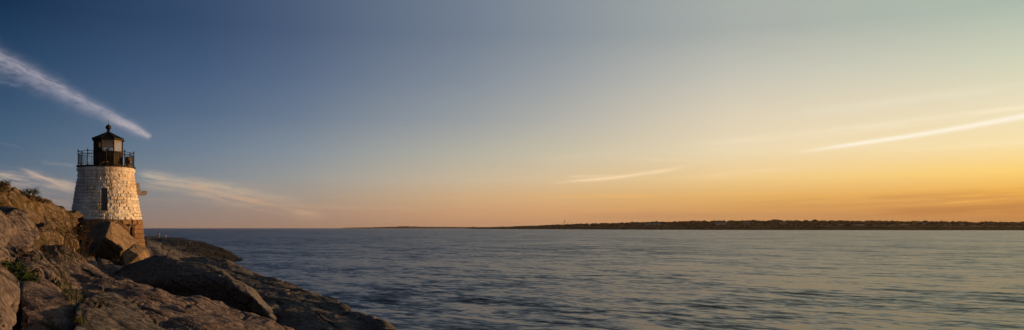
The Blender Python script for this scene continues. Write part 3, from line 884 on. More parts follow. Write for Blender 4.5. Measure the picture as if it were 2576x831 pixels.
for k in range(8):
    a_, b_ = oct_pt(1.19, k, 0), oct_pt(1.19, k + 1, 0)
    if k == 3:
        pl = MB(); t = (b_ - a_).normalized(); c = (a_ + b_) / 2
        pl.box((c.x, c.y, zs + (zt - zs) * .72 - LZ), ((b_ - a_).length, .03, (zt - zs) * .5), math.atan2(t.y, t.x)); pl.build('blind', M_blind, room)
    if k in (6, 5, 4):                      # steel shutter panels, one with a narrow light
        pl = MB(); n_ = (a_ + b_) / 2
        t = (b_ - a_).normalized(); ang = math.atan2(t.y, t.x)
        if k == 6:
            for (u0, u1, v0, v1) in ((0, .62, 0, 1), (.88, 1, 0, 1), (.62, .88, 0, .30), (.62, .88, .86, 1)):
                c = a_.lerp(b_, (u0 + u1) / 2); L_ = (b_ - a_).length * (u1 - u0)
                pl.box((c.x, c.y, zs + (zt - zs) * (v0 + v1) / 2 - LZ), (L_, .03, (zt - zs) * (v1 - v0)), ang)
        else:
            pl.box((n_.x, n_.y, (zs + zt) / 2 - LZ), ((b_ - a_).length, .03, zt - zs), ang)
        pl.build('shutter_panel', M_black, room)
    else:
        a2, b2 = a_.lerp(b_, .04), a_.lerp(b_, .96); pl = MB()
        t = (b_ - a_).normalized(); ang = math.atan2(t.y, t.x); c = (a_ + b_) / 2
        pl.box((c.x, c.y, (zs + zt) / 2 - LZ), ((b2 - a2).length, .008, zt - zs - .03), ang)
        pl.build('window_pane', M_glass, room)
# ceiling, floor and lamp inside
ce = MB(); ce.lathe([(.01, 14.10), (1.15, 14.10), (1.15, 14.14), (.01, 14.14)], n=8, c=(LO.x, 0, -LZ), rot=o8 + R(22.5))
ce.build('ceiling', simple('lantern_ceiling', (.58, .48, .40), .8), room)
lp = MB(); lp.lathe([(.16, 11.95), (.16, 12.9), (.10, 12.95), (.10, 13.15), (.15, 13.17), (.15, 13.2)], n=12, c=(LO.x, 0, -LZ)); lp.lathe([(.10, 13.2), (.15, 13.28), (.15, 13.42), (.10, 13.5), (.05, 13.53)], n=14, c=(LO.x, 0, -LZ), mi=1)
lp.box((LO.x, 0, 13.3 - LZ), (.42, .05, .05))
lp.build('beacon_lamp', [M_black, simple('red_lens', (.09, .025, .02), .4)], room, True)
# roof
rf = MB()
rf.lathe([(ri_, 14.13), (1.36, 14.15), (1.375, 14.18), (1.375, 14.29), (1.34, 14.31), (1.0, 14.46), (.6, 14.66), (.24, 14.84), (.20, 14.90), (.02, 14.90)], n=8, c=(LO.x, 0, -LZ), rot=o8 + R(22.5))
for k in range(8): rf.tube([oct_pt(1.36, k, 14.31), oct_pt(.62, k, 14.665), oct_pt(.22, k, 14.87)], .022, 5)
roof = rf.build('roof', M_black, LH)
fn = MB(); fn.lathe([(.21, 14.86), (.21, 14.91), (.12, 14.95), (.10, 15.0), (.15, 15.03), (.15, 15.07), (.09, 15.10), (.09, 15.14)], n=16, c=(LO.x, 0, -LZ))
fn.ball((LO.x, 0, 15.33 - LZ), .235, 16)
fn.build('ball_finial', M_black, roof, True)
sk = MB(); sk.lathe([(.045, 15.55), (.02, 15.64), (.014, 15.8), (.004, 16.08)], n=8, c=(LO.x, 0, -LZ)); sk.build('spike', M_black, roof, True)
# loose cable
cb = MB(); cb.tube([Vector((-.52, -2.30, 11.87 - LZ)), Vector((-.42, -2.05, 12.02 - LZ)), Vector((-.2, -1.9, 12.14 - LZ)), Vector((.05, -1.85, 12.2 - LZ)), Vector((.2, -1.3, 12.2 - LZ))], .016, 5)
cb.build('cable', simple('cable_grey', (.3, .25, .2)), LH)

# stone landing and its arm on the right of the tower
M_conc = simple('weathered_white_concrete', (.46, .41, .38), .85, var=.18, bump=.02)
pl = MB()


def prism(mbd, poly, y0, y1, mi=0):
    n = len(poly); vs = [(x, y0, z) for x, z in poly] + [(x, y1, z) for x, z in poly]
    mbd.add(vs, [tuple(range(n)), tuple(range(2 * n - 1, n - 1, -1))] + [(i, n + i, n + (i + 1) % n, (i + 1) % n) for i in range(n)], mi)


def lx(xs, ys): return (xs - 398.8) * .02343 * .898, CAMH + (855 - ys) * .02343 - LZ


prism(pl, [lx(500, 744), lx(510, 744), lx(524, 732), lx(527, 728), lx(523.5, 684), lx(500, 686)], -.42, .42)
lo = pl.build('landing', M_conc, LH)
pl = MB(); prism(pl, [lx(526.8, 713), lx(552, 714.6), lx(554.2, 717), lx(553.5, 723), lx(550, 729), lx(545, 731.8), lx(527, 731.5)], -.30, .16); pl.tube([Vector((lx(551, 714)[0], -.1, lx(551, 715)[1])), Vector((lx(551, 714)[0], -.1, lx(551, 711)[1]))], .02, 6)
pl.build('arm', M_conc, lo)

# fog signal drum on the gallery
FS = empty('fog_signal', LH.matrix_basis @ Vector((1.72, -.55, 11.89 - LZ)), AZ)
tag(FS, 'rusty brown drum shaped fog signal on the gallery behind the railing', 'fog signal')
fb = MB(); fb.lathe([(.20, 0), (.22, .02), (.22, .10), (.17, .13), (.17, .22), (.25, .26), (.26, .30), (.26, .46), (.23, .49), (.23, .53), (.255, .56), (.255, .74), (.22, .80), (.12, .87), (.02, .90)], n=20)
M_rust = simple('rusty_steel', (.17, .10, .055), .7, var=.45, bump=.01)
fb.build('drum', M_rust, FS, True)
fh = MB(); fh.tube([(.05, -.12, .40), (.08, -.28, .40), (.10, -.36, .40)], [.06, .09, .15], 12); fh.build('horn', M_rust, FS, True)
fh = MB(); fh.tube([(-.05, -.2, .66), (-.05, -.30, .66)], [.08, .08], 12); fh.build('hatch', M_black, FS, True)

# ------------------------------------------------------------------ people on the far point
def skin(name, chains, mat, parent, sub=1):
    """chains: lists of (x,y,z,r); first vertex of the first chain is the root; chains may start at an existing point"""
    vs = []; es = []; rad = []
    def vid(p):
        for i, v in enumerate(vs):
            if (Vector(v) - Vector(p[:3])).length < 1e-4: return i
        vs.append(tuple(p[:3])); rad.append(p[3]); return len(vs) - 1
    for ch in chains:
        ids = [vid(p) for p in ch]
        es += list(zip(ids[:-1], ids[1:]))
    me = bpy.data.meshes.new(name); me.from_pydata(vs, es, []); me.update()
    o = bpy.data.objects.new(name, me); COL.objects.link(o); o.parent = parent; me.materials.append(mat)
    m = o.modifiers.new('skin', 'SKIN'); m.use_smooth_shade = True
    for i, sv in enumerate(me.skin_vertices[0].data):
        sv.radius = (rad[i], rad[i]); sv.use_root = (i == 0)
    s_ = o.modifiers.new('sub', 'SUBSURF'); s_.levels = sub; s_.render_levels = sub
    return o


M_skin = simple('skin', (.42, .25, .17), .6, var=.08); M_hair = simple('dark_hair', (.02, .014, .01), .6)


def hand(cx, cy, cz, sx):
    out = []
    wr = (cx, cy, cz, .026)
    for j, (dy, ln_) in enumerate(((-.03, .075), (-.01, .085), (.01, .08), (.03, .062))):
        out.append([wr, (cx, cy + dy, cz - .07, .016), (cx + sx * .004, cy + dy * 1.1, cz - .07 - ln_ * .55, .009), (cx - sx * .014, cy + dy * 1.1, cz - .07 - ln_, .008)])
    out.append([wr, (cx, cy - .035, cz - .04, .012), (cx - sx * .004, cy - .06, cz - .085, .009)])
    return out


def person(loc, rz, h, label, top, leg, lean=0.0, bare_legs=False, arm=0.0):
    k = h / 1.72
    o = empty('person', loc, rz); o.scale = (k, k, k)
    tag(o, label, 'person', 'people on the rocky point')
    def L(x, y, z, r): return (x, y - max(0, z - .95) * lean, z, r)
    pel = L(0, 0, .95, .13)
    ch = [[pel, L(0, 0, 1.15, .125), L(0, 0, 1.36, .13), L(0, 0, 1.46, .06), L(0, -.005, 1.55, .055), L(0, -.015, 1.62, .095), L(0, -.01, 1.68, .085)],
          [L(0, -.015, 1.62, .095), L(0, -.10, 1.605, .018)]]
    for s_ in (-1, 1):
        hx, hy, hz, _ = L(s_ * .27, .0 - arm * .1, .86 + arm * .1, 0)
        ch.append([L(0, 0, 1.36, .13), L(s_ * .17, 0, 1.40, .06), L(s_ * .23, .02, 1.12, .042), (hx, hy, hz, .026)])
        ch += hand(hx, hy, hz, s_)
        ch.append([pel, (s_ * .09, 0, .86, .095), (s_ * .10, -.02, .49, .058), (s_ * .11, .01, .10, .036), (s_ * .12, -.05, .035, .035), (s_ * .125, -.15, .025, .026)])
    skin('body', ch, M_skin, o)
    tp = [[L(0, 0, .92, .155), L(0, 0, 1.12, .15), L(0, 0, 1.34, .155), L(0, 0, 1.44, .085)]]
    for s_ in (-1, 1): tp.append([L(0, 0, 1.34, .155), L(s_ * .18, 0, 1.39, .078), L(s_ * .225, .015, 1.16, .062)])
    skin('shirt', tp, top, o)
    tr = [[(0, 0, .98, .15), (0, 0, .90, .15)]]
    for s_ in (-1, 1):
        l_ = [(0, 0, .90, .15), (s_ * .09, 0, .80, .115), (s_ * .10, -.02, .49, .078)]
        if not bare_legs: l_.append((s_ * .11, .01, .12, .058))
        tr.append(l_)
    skin('trousers', tr, leg, o)
    hb = MB(); c = L(0, .012, 1.66, 0); hb.ball(c[:3], .118, 10, 1.05); hb.build('hair', M_hair, o, True)
    for s_ in (-1, 1):
        eye = MB(); eye.ball(L(s_ * .033, -.108, 1.615, 0)[:3], .012, 6); eye.build('eye', M_hair, o, True)
    return o


bpy.context.view_layer.update()


def stand(x, y, Y):
    loc = Vector(((x - 1287.5) / F * Y, Y, 60))
    ok, h, n_, i_, ob, m_ = S.ray_cast(bpy.context.evaluated_depsgraph_get(), loc, Vector((0, 0, -1)), distance=100)
    return h if ok else P(x, y, Y)


def crest(x, Ya, Yb):
    """the spot between two distances whose ground stands highest against the sea behind"""
    best = None
    for i in range(60):
        h = stand(x, 600, Ya + (Yb - Ya) * i / 59.0); e_ = (h.z - CAMH) / h.y
        if best is None or e_ > best[0]: best = (e_, h)
    return best[1]


person(crest(400.2, 235, 265), R(150), 1.75, 'person in white top and pale green trousers standing on the rocky point, on the left',
       simple('white_cotton', (.72, .66, .6), .8), simple('sage_trousers', (.25, .27, .17), .8))
person(crest(417.2, 230, 262), R(-60), 1.62, 'person in dark top and light shorts bending forward on the rocky point, on the right',
       simple('navy_cotton', (.03, .035, .05), .8), simple('light_shorts', (.6, .5, .42), .8), lean=.25, bare_legs=True, arm=1.0)

# ------------------------------------------------------------------ buoy
BY = P(540.3, 582.2, 1536); BY.z = 0
bo = empty('buoy', BY); tag(bo, 'small dark navigation buoy with lattice top floating far out on the sea', 'buoy')
M_buoy = simple('buoy_paint', (.02, .035, .03), .6)
b1 = MB(); b1.lathe([(.6, -.6), (1.2, -.2), (1.25, .5), (1.1, .65), (.1, .7)], n=20); b1.build('float', M_buoy, bo)
b1 = MB()
for i in range(4):
    a = R(45 + 90 * i); b1.tube([(math.cos(a) * .95, math.sin(a) * .95, .65), (math.cos(a) * .32, math.sin(a) * .32, 3.6)], .07, 5)
for z, r in ((1.6, .76), (2.6, .54), (3.6, .34)):
    b1.tube([(math.cos(R(45 + 90 * i)) * r, math.sin(R(45 + 90 * i)) * r, z) for i in range(5)], .05, 5)
b1.box((0, 0, 3.0), (.7, .7, .9)); b1.build('lattice_tower', M_buoy, bo)
b1 = MB(); b1.lathe([(.2, 3.6), (.22, 3.9), (.16, 4.2), (.02, 4.5)], n=10); b1.build('lantern', M_buoy, bo)

# ------------------------------------------------------------------ far shore
M_wood = simple('far_foliage', (.024, .021, .012), .9, var=.5, scale=.04, spec=.05)
M_far = simple('far_ground', (.055, .045, .025), .95, var=.4, scale=.02, spec=.05)
SH = [(1176, 5200), (1300, 4200), (1430, 3500), (1600, 2950), (1800, 2600), (2000, 2400), (2300, 2250), (2600, 2150), (2900, 2100)]
TOP = [(1176, 573.2), (1215, 571.8), (1250, 570.6), (1330, 568), (1400, 565), (1480, 562), (1560, 560), (1640, 557.5), (1740, 555.5), (1900, 554), (2100, 554.3), (2300, 556), (2575, 558.5), (2900, 559)]


def ip(tab, x): return float(np.interp(x, [t[0] for t in tab], [t[1] for t in tab]))


NU = 260
xs = np.linspace(1176, 2880, NU)
rows_ = []
prof2 = [(0, -.5, 0), (4, .16, 3), (40, .25, 5), (150, .45, 0), (300, .62, 0), (420, .66, 0), (700, .5, 0), (1000, .0, 0)]
V = []
for (dd, hh, cl) in prof2:
    for x in xs:
        Ys = ip(SH, x); k = min(1, (x - 1176) / 260.0)
        ztop = CAMH + (HY - ip(TOP, x)) / F * (Ys + 300 * k)
        Yp = Ys + dd * (.12 + .88 * k)
        z = ztop * hh + cl * k * .6
        if hh < 0: z = -2
        z += (mnoise.noise(Vector((x * .05, dd * .01, 0))) * 1.6 * k) if 0 < dd < 900 else 0
        V.append(((x - 1287.5) / F * Yp, Yp, z))
V = np.array(V); idx = np.arange(len(V)).reshape(len(prof2), NU)
q = np.stack([idx[:-1, :-1], idx[:-1, 1:], idx[1:, 1:], idx[1:, :-1]], -1).reshape(-1, 4)
hd = link('headland', npmesh('headland', V, q), M_far); tag(hd, kind='structure')

HOUSES = [(1630, 563.2, 17, 0), (1652, 562.2, 20, 0), (1812, 560.6, 26, 0), (1877, 561.6, 20, 1), (1970, 560.5, 16, 1), (2087, 567.8, 12, 0), (2114, 567.0, 14, 1), (2160, 567.6, 30, 0), (2204, 570.0, 16, 0),
          (2222, 569.8, 9, 1), (2245, 568.2, 20, 0), (2276, 565.2, 18, 2), (2325, 562.5, 10, 1), (2377, 568.6, 12, 3), (2419, 565.3, 12, 1), (2449, 569.6, 18, 1), (2562, 570.6, 15, 1)]


def blob_template():
    bm = bmesh.new(); bmesh.ops.create_icosphere(bm, subdivisions=2, radius=1)
    v = np.array([x.co[:] for x in bm.verts]); f = np.array([[a.index for a in y.verts] for y in bm.faces]); bm.free(); return v, f


BV, BF = blob_template()


def wood(name, items):
    Vs = []; Fs = []; b = 0
    for (x, y, z, rx, rz_, sd) in items:
        rs = np.random.RandomState(sd)
        d = 1 + fbm(BV * 1.7 + rs.uniform(0, 50, 3), 3, 1) * .75
        v = BV * d[:, None] * np.array([rx, rx, rz_]) + np.array([x, y, z])
        Vs.append(v); Fs.append(BF + b); b += len(v)
    o = link(name, npmesh(name, np.vstack(Vs), np.vstack(Fs)), M_wood, smooth=False)
    return tag(o, kind='stuff')


items = []
for i in range(4200):
    x = RS.uniform(1205, 2880); dd = RS.uniform(5, 430) ** 1.0
    k = min(1, (x - 1176) / 260.0); Ys = ip(SH, x); Yp = Ys + dd * (.12 + .88 * k)
    hh = np.interp(dd, [0, 40, 150, 300, 430], [.16, .25, .45, .62, .66])
    ztop = CAMH + (HY - ip(TOP, x)) / F * (Ys + 300 * k)
    zg = ztop * hh
    big = (dd > 200)
    r = RS.uniform(4, 8) * (1.2 if big else .8) * (.35 + .65 * k) * (1.35 if RS.rand() < .06 else 1)
    hz = r * RS.uniform(.55, .85)
    wob = 1 + .12 * mnoise.noise(Vector((x * .03, 5, 0))) + .14 * mnoise.noise(Vector((x * .09, 9, 0)))
    zc = (zg + ztop * (.34 if big else .13) * RS.uniform(.72, 1.04)) * wob - hz
    xp = (x - 1287.5) / F * Yp
    # gardens open in front of the houses
    yy_ = HY - (zc + hz - CAMH) / Yp * F
    if any(abs(x - h[0]) < h[2] * .75 and dd < 215 and yy_ < h[1] + 3.2 for h in HOUSES): continue
    items.append((xp, Yp, zc, r, hz, i))
wood('woodland', items)

M_hw = simple('pale_clapboard', (.40, .37, .36), .8, scale=.3); M_hw2 = simple('grey_shingle', (.16, .14, .13), .8, scale=.3)
M_hr = simple('slate_roof', (.22, .21, .23), .8, scale=.3); M_win = simple('house_glass', (.03, .03, .035), .2)
M_lit, _n, _b = new_mat('lit_window')
_b.inputs['Emission Color'].default_value = (1, .5, .15, 1); _b.inputs['Emission Strength'].default_value = 9.0
HL = ['pale low roofed house', 'grey shingled house', 'low house with golden roof', 'house with glowing orange window']
pos_words = ['first', 'second', 'third', 'fourth', 'fifth', 'sixth', 'seventh', 'eighth', 'ninth', 'tenth', 'eleventh', 'twelfth', 'thirteenth', 'fourteenth', 'fifteenth', 'sixteenth', 'seventeenth']
for i, (x, y, w, t) in enumerate(HOUSES):
    Yp = ip(SH, x) + 190; wm = w / F * Yp
    c = P(x, y, Yp); hh = 2.6 / F * Yp * (1.15 if t != 2 else .8); base = 6.0 / F * Yp
    e = empty('house', (c.x, c.y, c.z - hh - base), R(RS.uniform(-18, 18)))
    tag(e, '%s on the far wooded shore, %s from the left' % (HL[t], pos_words[i]), 'house', 'houses on the far shore')
    zb_ = base
    mb = MB(); mb.box((0, 0, base / 2 + hh / 2), (wm, wm * .5, hh + base)); 
    if w > 15: mb.box((wm * .22, -wm * .29, base / 2 + hh * .42), (wm * .3, wm * .16, base + hh * .8))
    mb.build('wall', M_hw if t in (0, 3) else M_hw2, e)
    mb = MB(); rh = hh * .9; z0_ = base + hh + .01
    a_, b_ = wm * .54, wm * .29
    mb.add([(-a_, -b_, z0_), (a_, -b_, z0_), (a_, b_, z0_), (-a_, b_, z0_), (-a_ * .6, 0, z0_ + rh), (a_ * .6, 0, z0_ + rh)], [(3, 2, 1, 0), (0, 1, 5, 4), (2, 3, 4, 5), (1, 2, 5), (3, 0, 4)])
    rfo = mb.build('roof', M_hr if t != 2 else simple('golden_roof', (.5, .36, .2)), e)
    mb = MB(); mb.box((wm * .15, 0, z0_ + rh), (wm * .05, wm * .05, rh * .7)); mb.build('chimney', M_hw2, rfo)
    nw = max(2, int(wm / 5))
    for j in range(nw):
        if t == 3 and j == nw // 2: continue
        mb = MB(); mb.box((-wm * .42 + wm * .84 * (j + .5) / nw, -wm * .251, base + hh * .5), (wm * .3 / nw, .12, hh * .45)); mb.build('window', M_win, e)
    if t == 3:
        mb = MB(); mb.box((0.4, -wm * .251 - .1, base + hh * .45), (4.6, .3, 3.0)); mb.build('window', M_lit, e)['label'] = 'glowing orange window'

# masts
def mast(x, ytop, ybase, Yp, label, w, dish=False):
    b_ = P(x, ybase + 3, Yp); t_ = P(x, ytop, Yp); h = t_.z - b_.z
    e = empty('radio_mast', b_); tag(e, label, 'mast', 'masts on the far shore')
    mb = MB()
    for sx, sy in ((-1, -1), (1, -1), (1, 1), (-1, 1)): mb.tube([(sx * w, sy * w, 0), (sx * w * .25, sy * w * .25, h)], .28 if dish else .2, 4)
    nseg = 6
    for j in range(nseg):
        z0_, z1_ = h * j / nseg, h * (j + 1) / nseg; a0, a1 = w * (1 - .75 * j / nseg), w * (1 - .75 * (j + 1) / nseg)
        mb.tube([(-a0, -a0, z0_), (a1, -a1, z1_)], .14, 4); mb.tube([(a0, -a0, z0_), (-a1, -a1, z1_)], .14, 4)
    mb.build('lattice', M_black, e)
    if dish:
        mb = MB(); mb.lathe([(.5, h), (2.2, h + .3), (2.4, h + 1.2), (2.0, h + 2.2), (.2, h + 2.4)], n=14); mb.build('tank', M_black, e)


mast(1419.5, 555.2, 564.0, 3650, 'tall lattice mast with round head, tallest of the group on the far shore', 3.0, True)
mast(1415, 560.2, 564.4, 3650, 'short stubby mast just left of the tallest mast', 1.8)
mast(1428.5, 558.0, 563.8, 3650, 'thin mast just right of the tallest mast', 1.0)
mast(1436.5, 558.2, 563.4, 3650, 'thin mast farthest right in the group of masts', 1.0)
# distant beacon tower on the tip
c = P(1191.5, 574.2, 5150); e = empty('beacon_tower', (c.x, c.y, 0)); tag(e, 'tiny dark beacon tower at the low tip of the far headland', 'lighthouse')
mb = MB(); mb.lathe([(4.6, 0), (3.8, 12), (5, 12.4), (5, 13.4)], n=8); mb.build('tower', M_black, e)
mb = MB(); mb.lathe([(3, 13.4), (3, 15.6), (3.6, 15.8), (.2, 18.2)], n=8); mb.build('lantern_room', M_black, e)

# most distant land
FT = [(860, 574), (880, 573.2), (915, 572.3), (950, 571.6), (985, 570.6), (1018, 569.0), (1045, 569.6), (1070, 570.6), (1110, 570.8), (1150, 571.2), (1230, 571.6), (1330, 572.2), (1420, 574)]
YF = 9200
items = []
for i in range(700):
    x = RS.uniform(866, 1415); t_ = CAMH + (HY - ip(FT, x)) / F * YF
    r = RS.uniform(8, 20); hz = RS.uniform(3, 6)
    items.append(((x - 1287.5) / F * YF, YF + RS.uniform(-60, 60), t_ * RS.uniform(.55, 1.0) - hz * .8, r, hz, i))
wood('distant_woodland', items)
xs = np.linspace(860, 1420, 120); V = []
for dd, hh in ((-120, -.2), (-80, .2), (0, .82), (200, .6), (500, -.1)):
    for x in xs:
        V.append(((x - 1287.5) / F * (YF + dd), YF + dd, (CAMH + (HY - ip(FT, x)) / F * YF) * hh))
V = np.array(V); idx = np.arange(len(V)).reshape(5, 120)
q = np.stack([idx[:-1, :-1], idx[:-1, 1:], idx[1:, 1:], idx[1:, :-1]], -1).reshape(-1, 4)
tag(link('distant_land', npmesh('distant_land', V, q), M_far), kind='structure')

# ------------------------------------------------------------------ plants
def leaf_mat(name, c):
    m, nt, b = new_mat(name)
    g = nt.node('ShaderNodeNewGeometry')
    nt.l.new(nt.mix(g.outputs['Random Per Island'], c4([x * .55 for x in c]), c4([min(1, x * 1.4) for x in c])), b.inputs['Base Color'])
    b.inputs['Roughness'].default_value = .65; b.inputs['Specular IOR Level'].default_value = .25
    return m


M_grass = leaf_mat('grass_green', (.05, .066, .016)); M_dry = leaf_mat('dry_grass', (.045, .03, .014)); M_leaf = leaf_mat('leaf_green', (.032, .062, .016)); M_seed = simple('seed_heads_brown', (.05, .025, .015), .9); M_twig = simple('twig_bark', (.05, .035, .025), .8)
DG = None


def ground_hit(x, y, fallback):
    """where the line of sight through (x, y) meets the rocks already built"""
    dg = bpy.context.evaluated_depsgraph_get()
    o = Vector((0, 0, CAMH)); d = (P(x, y, 10) - o).normalized()
    hit, loc, nrm, idx_, ob, _m = S.ray_cast(dg, o, d, distance=140)
    return loc if hit else P(x, y, fallback)


def blades(mb, base, n, spread, h, w, bend=.5, mi=0):
    for _ in range(n):
        b_ = base + Vector((random.gauss(0, spread), random.gauss(0, spread), -.02))
        a = random.uniform(0, 2 * math.pi); hh = h * random.uniform(.5, 1.15); d = Vector((math.cos(a), math.sin(a), 0)) * hh * bend * random.uniform(.3, 1.3)
        s_ = Vector((-math.sin(a), math.cos(a), 0)) * w * random.uniform(.7, 1.3)
        pts = []
        for t in (0, .35, .7, 1):
            c_ = b_ + d * t * t + Vector((0, 0, hh * (t - .22 * t * t * bend * 2)))
            ww = (1 - t) * .9 + .1
            pts.append((c_ - s_ * ww, c_ + s_ * ww))
        vs = [p for pr in pts for p in pr]
        mb.add(vs, [(0, 1, 3, 2), (2, 3, 5, 4), (4, 5, 7, 6)], mi)


def leaves(mb, c_, n, r, size, mi=0, flat=.6):
    for _ in range(n):
        p = c_ + Vector((random.gauss(0, r), random.gauss(0, r), random.gauss(0, r * flat)))
        a = Vector((random.uniform(-1, 1), random.uniform(-1, 1), random.uniform(-.4, .9))).normalized()
        u = a.cross(Vector((random.uniform(-1, 1), random.uniform(-1, 1), 1))).normalized()
        s_ = size * random.uniform(.6, 1.3)
        mb.add([p - a * s_, p + u * s_ * .4 - a * s_ * .2, p + a * s_, p - u * s_ * .4 - a * s_ * .2], [(0, 1, 2, 3)], mi)


bpy.context.view_layer.update()
# dry weeds and grass in the hollow
hits = []
for _ in range(120):
    x = random.uniform(84, 236); y = random.uniform(598, 662)
    if y < 598 + max(0, (x - 180)) * .45: continue
    hits.append(ground_hit(x, y, 44))
hgold = [ground_hit(random.uniform(60, 175), random.uniform(535, 600), 36) for _ in range(70)]
hcrev = [[ground_hit(random.gauss(x, 4), random.gauss(y, 7), 14) for _ in range(6)] for x, y in ((153, 692), (161, 712), (168, 732), (176, 752))]
hlow = [ground_hit(x, y, 11) for x, y in ((34, 826), (40, 830), (128, 828), (196, 812), (60, 828))]
hweed = [ground_hit(x, y, 16) for x, y in [(30, 672), (40, 678), (48, 686), (56, 694), (62, 700), (70, 706), (78, 706), (36, 684), (50, 700)]]
hbush = [(ground_hit(x, y, 40), s) for x, y, s in [(72, 500, .36), (78, 502, .32), (92, 506, .26), (100, 508, .18), (108, 511, .18), (116, 512, .22), (122, 514, .22)]]
hbL = ground_hit(4, 484, 36)
hmini = ground_hit(37, 490, 38)

mb = MB()
for h in hits: k_ = h.y / 44; blades(mb, h, 7, .22 * k_, (.55 if random.random() < .2 else .28) * k_, .012 * k_, .6, mi=1 if random.random() < .35 else 0)
for h in hgold: k_ = h.y / 44; blades(mb, h, 6, .3 * k_, .10 * k_, .010 * k_, .6, mi=1 if random.random() < .6 else 0)
tag(mb.build('wild_grass', [M_grass, M_dry]), kind='stuff')

# tall dry weeds standing in the hollow
for i, (x, y, hgt, lab) in enumerate([(192, 650, 2.4, 'tall branching dry weed in the hollow, tallest and most central'), (205, 655, 1.9, 'dry branching weed just right of the tallest weed'), (178, 645, 1.7, 'dry weed leaning left beside the tallest weed'), (216, 650, 1.5, 'short dry weed beside the small rocks'), (160, 640, 1.5, 'dry weed at the left end of the dark hollow')]):
    b_ = ground_hit(x, y, 40); hgt *= b_.y / 48; e = empty('dry_weed', b_); tag(e, lab, 'weed', 'dry weeds in the hollow')
    mb = MB(); lf = MB()
    for s_ in range(5):
        a = random.uniform(0, 6.28); tip = Vector((math.cos(a) * hgt * .35, math.sin(a) * hgt * .35, hgt * random.uniform(.6, 1)))
        mid = tip * .5 + Vector((0, 0, hgt * .1)); mb.tube([Vector((0, 0, -.05)), mid, tip], [.011, .008, .004], 4)
        for _ in range(5):
            t = random.uniform(.4, .95); q0 = mid.lerp(tip, t); a2 = random.uniform(0, 6.28)
            q1 = q0 + Vector((math.cos(a2) * .28, math.sin(a2) * .28, .22)); mb.tube([q0, q1], [.006, .003], 3)
            leaves(lf, q1, 3, .05, .035)
    mb.build('stem', M_dry, e); lf.build('seed_heads', M_seed, e)

# green plants in the crevices
e = empty('leafy_plant', hweed[4]); tag(e, 'low bright green leafy plant growing in the crevice under the overhanging boulder', 'plant')
mb = MB(); st2 = MB()
for h in hweed:
    l_ = h - hweed[4]; st2.tube([l_, l_ + Vector((0, -.05, .15))], .01, 4)
    leaves(mb, l_ + Vector((0, -.06, .06)), 70, .10, .045, flat=.4)
mb.build('leaves', M_leaf, e); st2.build('stem', M_twig, e)
for hl, lab in zip(hcrev, ('topmost tuft of green grass in the crevice beside the big ledge', 'second tuft from the top in the crevice beside the big ledge', 'third tuft from the top in the crevice beside the big ledge', 'lowest tuft of green grass in the crevice beside the big ledge')):
    mb = MB()
    for h in hl: blades(mb, h - hl[0], 11, .07, .24, .006, .8)
    o = mb.build('grass_tuft', M_grass); o.location = hl[0]
    tag(o, lab, 'grass tuft', 'grass tufts between the rocks')
for k, lab in ((0, 'small grass tuft at the bottom edge by the corner boulder'), (2, 'small grass tuft at the bottom edge on the cracked boulder'), (3, 'small grass tuft between the cracked boulder and the domed rock')):
    mb = MB(); blades(mb, Vector((0, 0, 0)), 45, .05, .20, .006, .8); o = mb.build('grass_tuft', M_grass); o.location = hlow[k]
    tag(o, lab, 'grass tuft', 'grass tufts between the rocks')


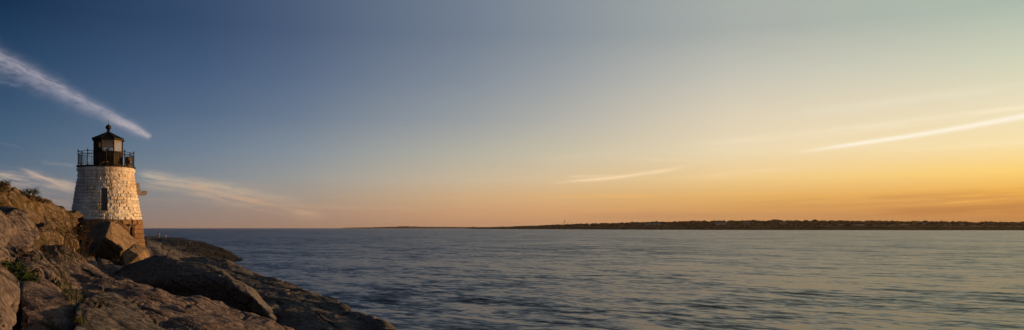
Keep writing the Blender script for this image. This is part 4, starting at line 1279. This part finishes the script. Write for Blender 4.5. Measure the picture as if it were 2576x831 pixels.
def shrub(base, pts, label, leafy, size, tw=.012):
    e = empty('shrub', base); tag(e, label, 'shrub', 'shrubs on the bluff skyline')
    mb = MB(); lf = MB()
    for (p, h) in pts:
        r0 = p - base
        for _ in range(7):
            a = random.uniform(0, 6.28); tip = r0 + Vector((math.cos(a) * h * .7, math.sin(a) * h * .7, h * random.uniform(.5, 1.05)))
            mid = r0.lerp(tip, .5) + Vector((0, 0, h * .08)); mb.tube([r0 + Vector((0, 0, -.1)), mid, tip], [tw * 1.5, tw, tw * .5], 4)
            for _ in range(4):
                q0 = mid.lerp(tip, random.uniform(.2, 1)); q1 = q0 + Vector((random.uniform(-.3, .3), random.uniform(-.3, .3), random.uniform(0, .3))) * h
                mb.tube([q0, q1], [tw * .6, tw * .3], 3)
                leaves(lf, q1, int(leafy * random.uniform(.3, 1.6)), .10 * h + .03, size)
    mb.build('branches', M_twig, e); lf.build('leaves', M_leaf, e)


shrub(hbush[0][0], [(hbush[0][0], .42), (hbush[1][0], .40)], 'small green shrub on the bluff skyline with denser leaves, upper of the two joined', 13, .035)
shrub(hbush[3][0], [(p, s * .8) for p, s in hbush[2:]], 'sparse twiggy shrub trailing down the bluff skyline toward the lighthouse', 3, .03)
shrub(hbL, [(hbL, .42), (hbL + Vector((-.15, 0, .03)), .40)], 'dark leafy shrub with bare twigs at the left edge of the skyline', 9, .04)

# ------------------------------------------------------------------ air
mb = MB(); mb.box((0, 6650, 24), (27900, 13500, 63))
hz_ = MB()
x0, x1, y0, y1, z0, z1 = -14100, 14100, -160, 13600, -7.5, 52
hz_.add([(x0, y0, z0), (x1, y0, z0), (x1, y1, z0), (x0, y1, z0), (x0, y0, z1), (x1, y0, z1), (x1, y1, z1), (x0, y1, z1)],
        [(3, 2, 1, 0), (4, 5, 6, 7), (0, 1, 5, 4), (1, 2, 6, 5), (2, 3, 7, 6), (3, 0, 4, 7)])
mh = bpy.data.materials.new('air'); mh.use_nodes = True; nt = NT(mh.node_tree); nt.n.remove(nt.n['Principled BSDF'])
pv = nt.node('ShaderNodeVolumePrincipled'); pv.inputs['Color'].default_value = (.9, .86, .85, 1); pv.inputs['Density'].default_value = .000021; pv.inputs['Anisotropy'].default_value = .3
nt.l.new(pv.outputs[0], nt.n['Material Output'].inputs['Volume'])
USE_HAZE = True
if USE_HAZE: tag(hz_.build('haze', mh), kind='stuff')

# ------------------------------------------------------------------ output
S.view_settings.view_transform = 'Standard'; S.view_settings.look = 'None'; S.view_settings.exposure = 0; S.view_settings.gamma = 1
S.render.engine = 'CYCLES'
S.cycles.max_bounces = 5; S.cycles.diffuse_bounces = 2; S.cycles.glossy_bounces = 3; S.cycles.transparent_max_bounces = 12; S.cycles.volume_bounces = 1
S.cycles.use_denoising = True
